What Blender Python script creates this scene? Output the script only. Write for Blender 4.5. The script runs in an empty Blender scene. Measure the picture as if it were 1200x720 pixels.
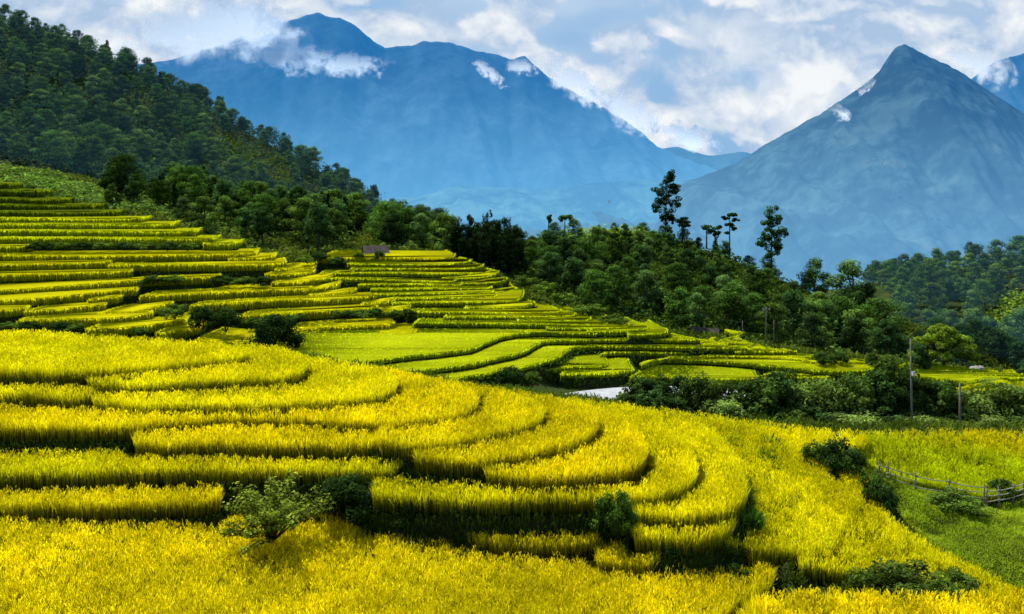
import bpy, math, random
import numpy as np
from mathutils import Vector, noise as mnoise
from mathutils.geometry import tessellate_polygon

rng = np.random.default_rng(7)
random.seed(7)
SC = bpy.context.scene
COL = SC.collection
F = 1039.0           # focal length in photo pixels (photo 1200 wide)
HOR = 195.0          # eye level in the photo
ZC = 24.0            # camera height
SUN_AZ, SUN_EL = math.radians(-36), math.radians(52)

# ------------------------------------------------------------------ helpers
def at(px, py, D):
    return np.array([(px - 600) * D / F, D, ZC - (py - HOR) * D / F])

def link(name, me, parent=None):
    o = bpy.data.objects.new(name, me); COL.objects.link(o)
    if parent is not None: o.parent = parent
    return o

def tag(o, label=None, cat=None, group=None, kind=None):
    if label: o['label'] = label
    if cat: o['category'] = cat
    if group: o['group'] = group
    if kind: o['kind'] = kind
    return o

def empty(name, loc=(0, 0, 0), rz=0, scale=1):
    o = bpy.data.objects.new(name, None); COL.objects.link(o)
    o.location = loc; o.rotation_euler = (0, 0, rz)
    o.scale = (scale, scale, scale) if not hasattr(scale, '__len__') else scale
    o.empty_display_size = .3
    return o

def np_mesh(name, V, faces_flat, sizes, mat, col=None, smooth=False):
    """mesh from numpy: V (n,3), flat loop indices, loop count of each face, optional vertex colours (n,3)"""
    me = bpy.data.meshes.new(name)
    V = np.ascontiguousarray(V, dtype=np.float32)
    fl = np.ascontiguousarray(faces_flat, dtype=np.int32).ravel()
    sz = np.ascontiguousarray(sizes, dtype=np.int32)
    me.vertices.add(len(V)); me.vertices.foreach_set('co', V.ravel())
    me.loops.add(len(fl)); me.loops.foreach_set('vertex_index', fl)
    me.polygons.add(len(sz))
    st = np.zeros(len(sz), dtype=np.int32); st[1:] = np.cumsum(sz)[:-1]
    me.polygons.foreach_set('loop_start', st)
    if smooth:
        me.polygons.foreach_set('use_smooth', np.ones(len(sz), dtype=bool))
    if col is not None:
        a = me.attributes.new('Col', 'FLOAT_COLOR', 'POINT')
        c = np.ones((len(V), 4), dtype=np.float32); c[:, :3] = col
        a.data.foreach_set('color', c.ravel())
    me.update(calc_edges=True); me.validate()
    if mat is not None:
        me.materials.append(mat)
    return me

class MB:
    """collects shapes into one mesh"""
    def __init__(s): s.v = []; s.f = []
    def add(s, V, Fs):
        b = len(s.v); s.v += [tuple(map(float, p)) for p in V]; s.f += [tuple(b + i for i in f) for f in Fs]
    def box(s, c, d, rz=0, rx=0):
        x, y, z = [k / 2 for k in d]
        P = [Vector((i * x, j * y, k * z)) for i in (-1, 1) for j in (-1, 1) for k in (-1, 1)]
        from mathutils import Euler
        M = Euler((rx, 0, rz)).to_matrix()
        P = [M @ p + Vector(c) for p in P]
        s.add(P, [(0, 1, 3, 2), (4, 6, 7, 5), (0, 4, 5, 1), (2, 3, 7, 6), (0, 2, 6, 4), (1, 5, 7, 3)])
    def tube(s, pts, rad, n=8):
        pts = [Vector(p) for p in pts]
        if not hasattr(rad, '__len__'): rad = [rad] * len(pts)
        V = []; Fs = []
        for i, p in enumerate(pts):
            t = (pts[min(i + 1, len(pts) - 1)] - pts[max(i - 1, 0)]).normalized()
            a = t.orthogonal().normalized() if abs(t.z) < .9 else Vector((1, 0, 0))
            a = (a - t * a.dot(t)).normalized(); b = t.cross(a)
            for k in range(n):
                th = 2 * math.pi * k / n
                V.append(p + (a * math.cos(th) + b * math.sin(th)) * rad[i])
        for i in range(len(pts) - 1):
            for k in range(n):
                k2 = (k + 1) % n
                Fs.append((i * n + k, i * n + k2, (i + 1) * n + k2, (i + 1) * n + k))
        Fs.append(tuple(range(n))[::-1]); Fs.append(tuple((len(pts) - 1) * n + k for k in range(n)))
        s.add(V, Fs)
    def build(s, name, mat, parent=None, smooth=False):
        me = bpy.data.meshes.new(name); me.from_pydata(s.v, [], s.f); me.update()
        if smooth: me.polygons.foreach_set('use_smooth', [True] * len(me.polygons))
        me.materials.append(mat)
        return link(name, me, parent)

def fbm2(x, y, scale=1.0, octs=4, seed=0, gain=.5):
    """cheap vectorised value noise, -1..1"""
    x = np.asarray(x, float) * scale; y = np.asarray(y, float) * scale
    out = np.zeros_like(x); amp = 1.0; tot = 0
    for o in range(octs):
        xi = np.floor(x).astype(np.int64); yi = np.floor(y).astype(np.int64)
        fx = x - xi; fy = y - yi
        fx = fx * fx * (3 - 2 * fx); fy = fy * fy * (3 - 2 * fy)
        def h(a, b):
            n = (a * 374761393 + b * 668265263 + (seed + o * 17) * 1274126177) & 0x7fffffff
            n = ((n ^ (n >> 13)) * 1274126177) & 0x7fffffff
            return ((n ^ (n >> 16)) & 0xffff) / 32767.5 - 1
        out += amp * ((h(xi, yi) * (1 - fx) + h(xi + 1, yi) * fx) * (1 - fy) + (h(xi, yi + 1) * (1 - fx) + h(xi + 1, yi + 1) * fx) * fy)
        tot += amp; amp *= gain; x = x * 2.03 + 11.3; y = y * 2.03 + 5.7
    return out / tot

def inside(P, poly):
    x, y = P[:, 0], P[:, 1]; r = np.zeros(len(P), bool); n = len(poly)
    for i in range(n):
        x1, y1 = poly[i][:2]; x2, y2 = poly[(i + 1) % n][:2]
        if y1 == y2: continue
        c = ((y1 > y) != (y2 > y)) & (x < (x2 - x1) * (y - y1) / (y2 - y1) + x1)
        r ^= c
    return r

def smooth_curve(P, closed=False, per=5):
    P = [np.array(p, float) for p in P]; n = len(P); out = []
    segs = n if closed else n - 1
    for i in range(segs):
        if closed: a, b, c, d = P[(i - 1) % n], P[i], P[(i + 1) % n], P[(i + 2) % n]
        else: a, b, c, d = P[max(i - 1, 0)], P[i], P[i + 1], P[min(i + 2, n - 1)]
        for k in range(per):
            t = k / per
            out.append(.5 * (2 * b + (c - a) * t + (2 * a - 5 * b + 4 * c - d) * t * t + (3 * b - a - 3 * c + d) * t ** 3))
    if not closed: out.append(P[-1])
    return np.array(out)

def resample(P, step, closed=True):
    Q = np.vstack([P, P[:1]]) if closed else np.asarray(P)
    d = np.linalg.norm(np.diff(Q[:, :2], axis=0), axis=1); s = np.concatenate([[0], np.cumsum(d)])
    n = max(int(s[-1] / step), 8)
    t = np.linspace(0, s[-1], n, endpoint=not closed)
    return np.stack([np.interp(t, s, Q[:, k]) for k in range(Q.shape[1])], 1)

# ------------------------------------------------------------------ materials
class NT:
    def __init__(s, tree): s.t = tree; s.n = tree.nodes; s.l = tree.links
    def node(s, typ, ins=None, **kw):
        n = s.n.new(typ)
        for k, v in kw.items(): setattr(n, k, v)
        for k, v in (ins or {}).items():
            if isinstance(v, bpy.types.NodeSocket): s.l.new(v, n.inputs[k])
            else: n.inputs[k].default_value = v
        return n
    def m(s, op, a, b=0.0, clamp=False):
        n = s.n.new('ShaderNodeMath'); n.operation = op; n.use_clamp = clamp
        for i, v in enumerate((a, b)):
            if isinstance(v, bpy.types.NodeSocket): s.l.new(v, n.inputs[i])
            else: n.inputs[i].default_value = v
        return n.outputs[0]
    def mix(s, f, a, b, blend='MIX'):
        n = s.n.new('ShaderNodeMix'); n.data_type = 'RGBA'; n.blend_type = blend; n.clamp_factor = True
        for k, v in ((0, f), (6, a), (7, b)):
            if isinstance(v, bpy.types.NodeSocket): s.l.new(v, n.inputs[k])
            else: n.inputs[k].default_value = (*v, 1) if hasattr(v, '__len__') and len(v) == 3 else v
        return n.outputs[2]
    def smooth(s, x, lo, hi):
        n = s.n.new('ShaderNodeMapRange'); n.interpolation_type = 'SMOOTHSTEP'
        s.l.new(x, n.inputs[0]); n.inputs[1].default_value = lo; n.inputs[2].default_value = hi
        return n.outputs[0]
    def noise(s, vec, scale, detail=4, rough=.55, dist=0.0):
        n = s.node('ShaderNodeTexNoise', {'Scale': scale, 'Detail': detail, 'Roughness': rough, 'Distortion': dist})
        if vec is not None: s.l.new(vec, n.inputs['Vector'])
        return n.outputs[0]

def new_mat(name):
    m = bpy.data.materials.new(name); m.use_nodes = True
    t = NT(m.node_tree); t.n.clear()
    out = t.n.new('ShaderNodeOutputMaterial')
    return m, t, out

def mat_leaf(name, transl=.35, tint=(1, 1, 1), vary=.35, air=0.0, gloss=.0, tcol=(1.2, 1.25, .6)):
    """foliage: vertex colour x tint, thin leaf that lets light through; varies from one plant to the next"""
    m, t, out = new_mat(name)
    a = t.node('ShaderNodeAttribute', attribute_name='Col')
    oi = t.n.new('ShaderNodeObjectInfo')
    r = t.node('ShaderNodeMapRange', {0: oi.outputs['Random'], 3: 1 - vary, 4: 1 + vary})
    c = t.mix(1.0, a.outputs['Color'], tint, 'MULTIPLY')
    rr = t.node('ShaderNodeCombineColor', {0: r.outputs[0], 1: r.outputs[0], 2: r.outputs[0]})
    c = t.mix(1.0, c, rr.outputs[0], 'MULTIPLY')
    d = t.node('ShaderNodeBsdfDiffuse', {'Color': c})
    tr = t.node('ShaderNodeBsdfTranslucent', {'Color': t.mix(1.0, c, tcol, 'MULTIPLY')})
    mx = t.node('ShaderNodeMixShader', {0: transl}); t.l.new(d.outputs[0], mx.inputs[1]); t.l.new(tr.outputs[0], mx.inputs[2])
    s = mx.outputs[0]
    if gloss > 0:
        g = t.node('ShaderNodeBsdfGlossy', {'Color': (.8, .85, .8, 1), 'Roughness': .45})
        m2 = t.node('ShaderNodeMixShader', {0: gloss}); t.l.new(s, m2.inputs[1]); t.l.new(g.outputs[0], m2.inputs[2]); s = m2.outputs[0]
    if air > 0:  # faint blue glow on far leaves stands in for haze
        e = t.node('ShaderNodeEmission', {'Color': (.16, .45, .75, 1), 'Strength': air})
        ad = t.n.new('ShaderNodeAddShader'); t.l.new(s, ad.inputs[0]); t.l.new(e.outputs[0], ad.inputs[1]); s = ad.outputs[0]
    t.l.new(s, out.inputs[0])
    return m

def mat_noise(name, c1, c2, scale, rough=.9, detail=6, bump=.0, c3=None, s3=.05):
    m, t, out = new_mat(name)
    co = t.n.new('ShaderNodeTexCoord').outputs['Object']
    n = t.noise(co, scale, detail, .6)
    c = t.mix(t.smooth(n, .3, .7), c1, c2)
    if c3 is not None:
        c = t.mix(t.smooth(t.noise(co, s3, 5, .6), .45, .6), c, c3)
    p = t.node('ShaderNodeBsdfPrincipled', {'Base Color': c, 'Roughness': rough, 'Specular IOR Level': .05})
    if bump:
        b = t.node('ShaderNodeBump', {'Strength': bump, 'Distance': .1, 'Height': n}); t.l.new(b.outputs[0], p.inputs['Normal'])
    t.l.new(p.outputs[0], out.inputs[0])
    return m

M = {}
M['rice'] = mat_leaf('rice_leaf', .48, vary=0)
M['canopy'] = mat_leaf('rice_canopy', .15, vary=0)
M['grass'] = mat_leaf('grass_blade', .35, vary=0)
M['bank'] = mat_noise('terrace_bank', (.014, .026, .006), (.04, .065, .014), 2.2, bump=.6, c3=(.035, .035, .012), s3=.5)
M['ground'] = mat_noise('ground_cover', (.012, .024, .006), (.04, .065, .012), 1.5, rough=1, bump=.8, c3=(.05, .07, .016), s3=.15)
M['bark'] = mat_noise('bark', (.05, .04, .028), (.11, .09, .065), 4, bump=.6)
M['bark_pale'] = mat_noise('pale_bark', (.12, .10, .08), (.22, .19, .15), 4, bump=.4)
M['leaf'] = mat_leaf('leaf', .36, tint=(1.65, 1.95, 1.8), vary=.5)
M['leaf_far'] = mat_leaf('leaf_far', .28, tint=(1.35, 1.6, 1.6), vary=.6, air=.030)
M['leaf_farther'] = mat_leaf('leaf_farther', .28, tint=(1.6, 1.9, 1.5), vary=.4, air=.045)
M['leaf_dark'] = mat_leaf('leaf_dark', .15, tint=(1.15, 1.3, 1.3), vary=.25)
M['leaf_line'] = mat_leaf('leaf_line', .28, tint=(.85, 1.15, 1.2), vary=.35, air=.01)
M['leaf_near'] = mat_leaf('leaf_near', .36, tint=(1.5, 1.65, 1.5), vary=.25)
M['concrete'] = mat_noise('concrete', (.17, .165, .15), (.26, .25, .23), 6)
M['wood'] = mat_noise('weathered_wood', (.16, .13, .10), (.32, .28, .23), 9, bump=.4)
M['bamboo'] = mat_noise('dry_bamboo', (.38, .35, .26), (.58, .54, .44), 7)
M['roof'] = mat_noise('fibre_roof', (.06, .048, .04), (.12, .10, .085), 3, bump=.4)
M['wall'] = mat_noise('mud_wall', (.10, .075, .05), (.17, .13, .09), 3)
M['white'] = mat_noise('whitewash', (.6, .6, .58), (.75, .75, .73), 3)
M['road'] = mat_noise('pale_concrete_road', (.42, .42, .42), (.56, .56, .56), 1.2, bump=.1)
M['rock'] = mat_noise('rock', (.22, .20, .18), (.40, .37, .33), 2.5, bump=.6)
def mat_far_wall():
    m, t, out = new_mat('haze_glow_whitewash')
    d = t.node('ShaderNodeBsdfDiffuse', {'Color': (.10, .14, .20, 1)}); e = t.node('ShaderNodeEmission', {'Color': (.10, .22, .35, 1)})  # blue emission on the walls imitates haze over distant houses
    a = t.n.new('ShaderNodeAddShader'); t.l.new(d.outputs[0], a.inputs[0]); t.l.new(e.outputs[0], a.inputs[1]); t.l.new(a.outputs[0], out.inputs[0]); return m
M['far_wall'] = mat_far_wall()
M['wire'] = mat_noise('wire', (.10, .10, .11), (.15, .15, .16), 5)

# ------------------------------------------------------------------ camera, sun, sky
cam = bpy.data.objects.new('camera', bpy.data.cameras.new('camera')); COL.objects.link(cam)
cam.location = (0, 0, ZC); cam.rotation_euler = (math.radians(90), 0, 0)
cam.data.sensor_width = 36; cam.data.lens = 36 * F / 1200
cam.data.shift_y = -(360 - HOR) / 1200
cam.data.clip_start = .1; cam.data.clip_end = 30000
SC.camera = cam
SC.view_settings.view_transform = 'Standard'; SC.view_settings.look = 'None'; SC.view_settings.exposure = 0

sund = Vector((math.sin(SUN_AZ) * math.cos(SUN_EL), math.cos(SUN_AZ) * math.cos(SUN_EL), math.sin(SUN_EL)))
sl = bpy.data.lights.new('sun', 'SUN'); sl.energy = 5.0; sl.angle = math.radians(.55); sl.color = (1, .965, .89)
so = bpy.data.objects.new('sun', sl); COL.objects.link(so)
so.rotation_euler = sund.to_track_quat('Z', 'Y').to_euler(); so.location = (0, 0, 80)

def build_world():
    w = bpy.data.worlds.new('World'); SC.world = w; w.use_nodes = True
    t = NT(w.node_tree); t.n.clear()
    out = t.n.new('ShaderNodeOutputWorld')
    sky = t.node('ShaderNodeTexSky', sky_type='NISHITA', sun_disc=False, sun_elevation=SUN_EL, sun_rotation=SUN_AZ,
                 air_density=1.0, dust_density=1.0, ozone_density=2.0, altitude=1200)
    bg_sky = t.node('ShaderNodeBackground', {'Color': sky.outputs[0], 'Strength': .15})
    d = t.n.new('ShaderNodeTexCoord').outputs['Generated']
    sp = t.node('ShaderNodeSeparateXYZ', {0: d})
    y = t.m('MAXIMUM', t.m('ABSOLUTE', sp.outputs[1]), .12)
    u = t.m('DIVIDE', sp.outputs[0], y); v = t.m('DIVIDE', sp.outputs[2], y)
    P = t.node('ShaderNodeCombineXYZ', {0: u, 1: v}).outputs[0]
    # warp
    wn = t.node('ShaderNodeTexNoise', {'Vector': P, 'Scale': 9.0, 'Detail': 3.0}).outputs['Color']
    wv = t.node('ShaderNodeVectorMath', {0: wn, 1: (.5, .5, .5)}, operation='SUBTRACT')
    ws = t.node('ShaderNodeVectorMath', {0: wv.outputs[0], 'Scale': .045}, operation='SCALE')
    Q = t.node('ShaderNodeVectorMath', {0: P, 1: ws.outputs[0]}, operation='ADD').outputs[0]
    def stretch(vec, off=(0, 0, 0)):
        return t.node('ShaderNodeMapping', {'Vector': vec, 'Location': off, 'Rotation': (0, 0, .35), 'Scale': (1, 1.25, 1)}).outputs[0]
    def field(scale, off, rough, det=10):
        return t.noise(stretch(Q, off), scale, det, rough)
    n1 = field(8.0, (0, 0, 0), .56)
    def blob(px, py, rx, ry, rot=0.0, wob=1.0):
        c = ((px - 600) / F, (HOR - py) / F, 0)
        s = t.node('ShaderNodeVectorMath', {0: Q, 1: c}, operation='SUBTRACT').outputs[0]
        r = t.node('ShaderNodeVectorRotate', {'Vector': s, 'Angle': -rot}, rotation_type='Z_AXIS').outputs[0]
        k = t.node('ShaderNodeVectorMath', {0: r, 1: (F / rx, F / ry, 0)}, operation='MULTIPLY').outputs[0]
        L = t.node('ShaderNodeVectorMath', {0: k}, operation='LENGTH').outputs['Value']
        L = t.m('SUBTRACT', L, t.m('MULTIPLY', t.m('SUBTRACT', n1, .5), wob * 1.8))
        return t.smooth(L, 1.35, .15)
    def addall(ls):
        r = ls[0]
        for q in ls[1:]: r = t.m('ADD', r, q)
        return r
    R = math.radians
    whites = addall([blob(*b) for b in [
        (180, 38, 70, 34, R(-12), 1.6), (235, 28, 42, 30, 0, 1.6), (480, 38, 60, 20, R(-8), 1.6), (560, 30, 60, 24, 0, 1.6),
        (650, 84, 60, 24, R(-38), 1.3), (715, 122, 66, 26, R(-33), 1.3), (790, 156, 56, 24, R(-20), 1.3), (870, 135, 48, 22, R(-25), 1.5),
        (985, 14, 70, 9, R(8), 1.8), (1075, 25, 60, 22, 0, 1.6), (950, 95, 50, 30, R(30), 1.5), (1110, 60, 50, 22, R(-25), 1.4),
        (790, 40, 46, 12, R(-20), 1.8), (1185, 30, 34, 30, 0, 1.5)]])
    blues = addall([blob(*b) for b in [
        (885, 85, 50, 22, R(-12), 1.4), (640, 42, 46, 20, 0, 1.5), (770, 112, 40, 22, R(-30), 1.2), (965, 24, 46, 8, R(5), 1.2),
        (842, 172, 24, 16, R(-25), 1.0), (1140, 18, 30, 16, 0, 1.4), (430, 8, 60, 14, 0, 1.4), (320, 60, 110, 40, R(-10), 1.2), (120, 4, 60, 10, 0, 1.2), (700, 20, 60, 12, 0, 1.2)]])
    wh = t.m('MINIMUM', whites, 1.0); bl = t.m('MINIMUM', blues, 1.0)
    bias = t.m('SUBTRACT', t.m('MULTIPLY', wh, .16), t.m('MULTIPLY', bl, .09))
    big = field(3.2, (5.1, 2.2, 0), .5, 3)
    col = t.mix(t.smooth(t.m('ADD', big, t.m('MULTIPLY', bias, .8)), .32, .66), (.28, .49, .76), (.50, .65, .84))
    for scale, off, lo, hi, amt, dx in ((3.4, (0.35, .2, 0), .43, .53, .9, .026), (6.6, (2.7, 1.9, 0), .47, .54, .92, .016)):
        d0 = field(scale, off, .55); d1 = field(scale, (off[0] + dx * .4, off[1] - dx * 1.25, 0), .55)
        mask = t.m('MULTIPLY', t.smooth(t.m('ADD', d0, bias), lo, hi), amt)
        sh = t.m('ADD', t.m('ADD', .24, t.m('MULTIPLY', t.m('SUBTRACT', d0, d1), 6.5)), t.m('ADD', t.m('MULTIPLY', wh, .42), t.m('MULTIPLY', bl, -.14)), True)
        cc = t.mix(sh, (.40, .55, .765), (.93, .95, .965))
        col = t.mix(mask, col, cc)
    class _R: pass
    ramp = _R(); ramp.outputs = [col]
    bg_cl = t.node('ShaderNodeBackground', {'Color': ramp.outputs[0], 'Strength': 1.0})
    # a broken deck over the mountains that thins out overhead
    elev = t.m('ABSOLUTE', sp.outputs[2])
    f = t.smooth(elev, .85, .45)
    f = t.m('MULTIPLY', f, t.smooth(sp.outputs[1], -.9, -.1))
    mx = t.node('ShaderNodeMixShader', {0: f}); t.l.new(bg_sky.outputs[0], mx.inputs[1]); t.l.new(bg_cl.outputs[0], mx.inputs[2])
    t.l.new(mx.outputs[0], out.inputs[0])
build_world()

# ------------------------------------------------------------------ rice plots: near spur (planes), authored as outlines
def plane(a, b=0.0, c=0.0): return lambda X, Y: a + b * X + c * Y
def on_plane(px, py, pl):
    a, b, c = pl
    Y = a / ((py - HOR) / F - b * (px - 600) / F - c)
    X = (px - 600) * Y / F
    return X, Y, ZC - (a + b * X + c * Y)

S_PL = (12.58, .182, -.11)
GOLD, AMBER, LIME, GREEN, OLIVE = 0, 1, 2, 3, 4
near = []
def plot(label, pl, lip, back, tone=GOLD, rice=.8, drop=1.5, blade=1.0, per=4):
    near.append(dict(label=label, pl=pl if hasattr(pl, '__len__') else (pl, 0, 0), lip=lip, back=back, tone=tone, rice=rice, drop=drop, blade=blade, per=per))

plot('broad golden rice plot on the very crest of the near spur', 7.4,
     [(-170, 430), (0, 426), (60, 428), (110, 427), (150, 424), (200, 420), (240, 416), (275, 412), (294, 408)],
     [(285, 404), (250, 401), (200, 397), (130, 392), (60, 387), (0, 386), (-170, 384)], GOLD)
plot('short golden rice plot just under the crest plot, ending in a rounded nose', 7.74,
     [(106, 440), (150, 443), (200, 441), (250, 438), (300, 436), (335, 434), (354, 428), (357, 420), (348, 412)], [(330, 406), (300, 402), (200, 400), (106, 400)], GOLD)
plot('blunt golden rice plot at the left edge with a dark bank under it, second step of the spur', 8.0,
     [(-170, 456), (0, 453), (50, 455), (92, 456), (108, 452), (110, 442)], [(100, 425), (0, 425), (-170, 425)], GOLD)
plot('long golden rice plot curling round a nose below the small crest plots', 8.16,
     [(112, 462), (160, 466), (240, 466), (330, 465), (400, 461), (440, 456), (460, 448), (464, 440), (456, 432)], [(430, 426), (380, 418), (330, 410), (250, 404), (112, 404)], GOLD)
plot('long wavy golden rice plot running across the middle of the spur above a black bank', 8.5,
     [(-170, 492), (0, 491), (80, 491), (140, 491), (165, 489), (200, 485), (270, 481), (350, 482), (440, 487), (490, 484), (533, 478), (556, 468), (558, 458), (546, 450)],
     [(520, 443), (480, 435), (440, 428), (300, 430), (0, 432), (-170, 432)], AMBER)
plot('narrow strip of golden rice with square ends set in front of the dark bank', 8.85,
     [(158, 510), (200, 511), (300, 511), (400, 512), (436, 511), (444, 503)], [(432, 482), (300, 480), (165, 482), (154, 498)], AMBER)
plot('curved amber rice plot, first of the fan that wraps the spur nose', 8.7,
     [(447, 507), (480, 513), (530, 508), (580, 499), (620, 489), (635, 480), (634, 471)], [(620, 464), (590, 456), (555, 448), (500, 440), (455, 445), (443, 480)], AMBER)
plot('curved amber rice plot, second of the fan that wraps the spur nose', 8.95,
     [(486, 525), (520, 530), (570, 528), (630, 520), (675, 508), (694, 497), (698, 485)], [(688, 474), (665, 467), (640, 461), (600, 455), (560, 452), (500, 470), (482, 505)], AMBER)
plot('curved amber rice plot, third of the fan that wraps the spur nose', 9.25,
     [(571, 545), (620, 549), (680, 547), (730, 541), (753, 530), (757, 517), (749, 503)], [(733, 490), (715, 480), (690, 472), (660, 465), (600, 470), (566, 520)], AMBER)
plot('widest outer rice plot of the spur fan above the overgrown dark bank', 9.7,
     [(438, 570), (500, 574), (580, 575), (660, 573), (740, 572), (790, 565), (812, 552), (816, 538), (807, 520)], [(790, 503), (772, 487), (755, 477), (720, 470), (660, 468), (560, 500), (438, 535)], GOLD)
plot('long straight golden rice strip with a shaded front crossing the left side', 9.35,
     [(-170, 546), (0, 545), (100, 543), (200, 541), (300, 540), (400, 541), (455, 541), (471, 535), (468, 526)], [(440, 505), (300, 497), (0, 497), (-170, 497)], GOLD)
plot('lowest golden rice strip at the left edge, just above the front field', 9.92,
     [(-170, 584), (0, 583), (88, 582), (160, 580), (240, 577), (262, 570)], [(258, 542), (100, 540), (-170, 540)], AMBER)
plot('great amber rice field filling the front of the scene', (11.1, .05, 0),
     [(-330, 820), (200, 830), (600, 830), (800, 790), (846, 712), (868, 691), (890, 679), (905, 666), (902, 655)],
     [(850, 640), (770, 620), (690, 600), (550, 590), (440, 588), (260, 588), (92, 592), (80, 575), (0, 575), (-330, 570)], AMBER, per=3)
plot('small raised sliver of amber rice at the back of the front field, under the vine-covered bank', (10.78, 0, 0),
     [(549, 622), (580, 628), (640, 629), (690, 627), (703, 621)], [(690, 602), (620, 600), (560, 602)], AMBER, rice=.6)
plot('tiny raised block of amber rice at the back of the front field beside the dark hollow', (11.02, 0, 0),
     [(699, 648), (735, 653), (766, 651), (772, 644)], [(765, 625), (730, 622), (700, 628)], AMBER, rice=.6)
plot('short golden rice step under the outer fan plot, above a twin step', 10.0,
     [(742, 589), (790, 594), (840, 589), (866, 580), (875, 566), (870, 546), (858, 524), (840, 506), (818, 491)], [(800, 482), (785, 486), (800, 510), (800, 545), (742, 560)], GOLD)
plot('lower of the two short golden rice steps beside the dark hollow', 10.4,
     [(742, 617), (790, 620), (832, 616), (856, 608), (863, 599)], [(850, 588), (800, 585), (742, 588)], GOLD)
plot('large golden rice slope falling from the spur nose towards the paddock', S_PL,
     [(850, 628), (885, 634), (930, 635), (962, 636), (975, 627), (985, 610), (1005, 585), (1022, 566), (1018, 556)],
     [(985, 548), (950, 535), (960, 520), (1010, 515), (1012, 506), (1000, 504), (940, 497), (860, 488), (800, 480), (770, 476), (755, 480), (780, 500), (800, 520), (808, 548), (860, 562), (884, 585), (885, 612), (862, 620)], GOLD)
plot('golden rice wedge on the lower right of the slope beside the grassy paddock', (S_PL[0] + .09, S_PL[1], S_PL[2]),
     [(938, 648), (985, 659), (1030, 661), (1058, 659), (1085, 668), (1130, 690), (1180, 706), (1208, 700)],
     [(1190, 684), (1150, 664), (1100, 640), (1062, 615), (1040, 598), (1020, 575), (960, 590)], GOLD)
plot('flat yellow-green rice field behind the bamboo fence', (19.2, .16, -.27),
     [(1034, 549), (1073, 558), (1110, 565), (1153, 575), (1200, 566), (1300, 560)], [(1420, 503), (1300, 503), (1200, 502), (1130, 501), (1060, 503), (1010, 505), (1004, 522), (1018, 540)], GREEN, rice=.5)
plot('tall near clump of amber rice along the lower right corner', (10.7, .03, 0),
     [(850, 800), (1100, 820), (1350, 800)], [(1350, 688), (1200, 686), (1100, 692), (1000, 688), (930, 690), (895, 694), (872, 715)], AMBER, rice=1.0, blade=1.55)

# ------------------------------------------------------------------ far plots: lips on the hillsides, depth read from a profile
PY = [200, 213, 260, 297, 340, 385, 400, 440, 460]
PD = [150, 144, 125, 114, 104, 93, 88.8, 80.6, 76]
def far_D(py): return np.interp(py, PY, PD)

far = []
def row(lips, tone=LIME, back=7.0, rice=.86, where='left'):
    far.append(dict(lip=lips, tone=tone, back=back, rice=1.0 if where == 'left' else (.6 if back < 8 else .95) if where == 'knoll' else rice, where=where))
for l in [
    [(-120, 213), (0, 214), (12, 216)], [(-120, 222), (0, 222), (40, 224)], [(-120, 231), (0, 231), (64, 234)], [(-120, 240), (0, 239), (102, 241)],
    [(-120, 248), (0, 247), (60, 248), (127, 248)]]:
    row(l, OLIVE)
for l in [
    [(-120, 256), (0, 255), (100, 256), (160, 256)], [(-120, 262), (0, 262), (100, 262), (194, 263)],
    [(-120, 270), (0, 269), (100, 270), (220, 271)], [(-120, 278), (0, 278), (120, 278), (243, 280)], [(-120, 288), (0, 288), (29, 288)]]:
    row(l, LIME)
for l in [
    [(238, 284), (255, 285), (268, 285)], [(-120, 299), (0, 298), (120, 299), (200, 298), (293, 296)], [(268, 302), (290, 302), (312, 301)],
    [(-120, 310), (0, 309), (60, 308), (123, 306)], [(127, 309), (200, 309), (280, 309), (328, 308)], [(322, 314), (345, 314), (362, 313)],
    [(-120, 323), (0, 321), (80, 319), (147, 317)], [(310, 320), (340, 320), (362, 318)], [(318, 330), (350, 329), (383, 324), (388, 321)],
    [(-120, 342), (0, 339), (60, 335), (110, 331), (180, 326), (250, 323)],
    [(355, 339), (380, 336), (397, 331), (399, 326)], [(360, 345), (380, 344), (412, 340), (417, 335)],
    [(-120, 354), (0, 351), (60, 347), (120, 341), (160, 337)], [(103, 350), (120, 349), (134, 347)],
    [(163, 346), (220, 343), (267, 341), (320, 338), (358, 337)],
    [(-120, 363), (0, 362), (25, 360)], [(28, 363), (70, 361), (122, 355)],
    [(222, 357), (280, 353), (340, 350), (380, 350), (437, 346), (439, 340)],
    [(114, 366), (150, 365), (177, 360), (200, 353)], [(424, 355), (440, 354), (458, 351)],
    [(20, 374), (60, 373), (120, 372), (175, 367), (178, 361)], [(277, 370), (330, 366), (400, 362), (438, 359), (442, 355)],
    [(440, 363), (455, 363), (474, 360)],
    [(100, 384), (140, 383), (180, 379), (218, 373)], [(183, 388), (210, 387), (231, 382)],
    [(335, 386), (370, 383), (420, 381), (455, 379), (463, 375)], [(230, 396), (260, 399), (290, 401)],
    [(350, 404), (380, 399), (400, 396), (440, 392), (480, 390), (489, 384)]]:
    row(l, GOLD if l[0][1] > 290 else LIME)
KN = 'knoll'
row([(372, 300), (400, 301), (460, 301), (510, 302), (528, 300), (534, 296)], GOLD, 10, where=KN)
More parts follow.
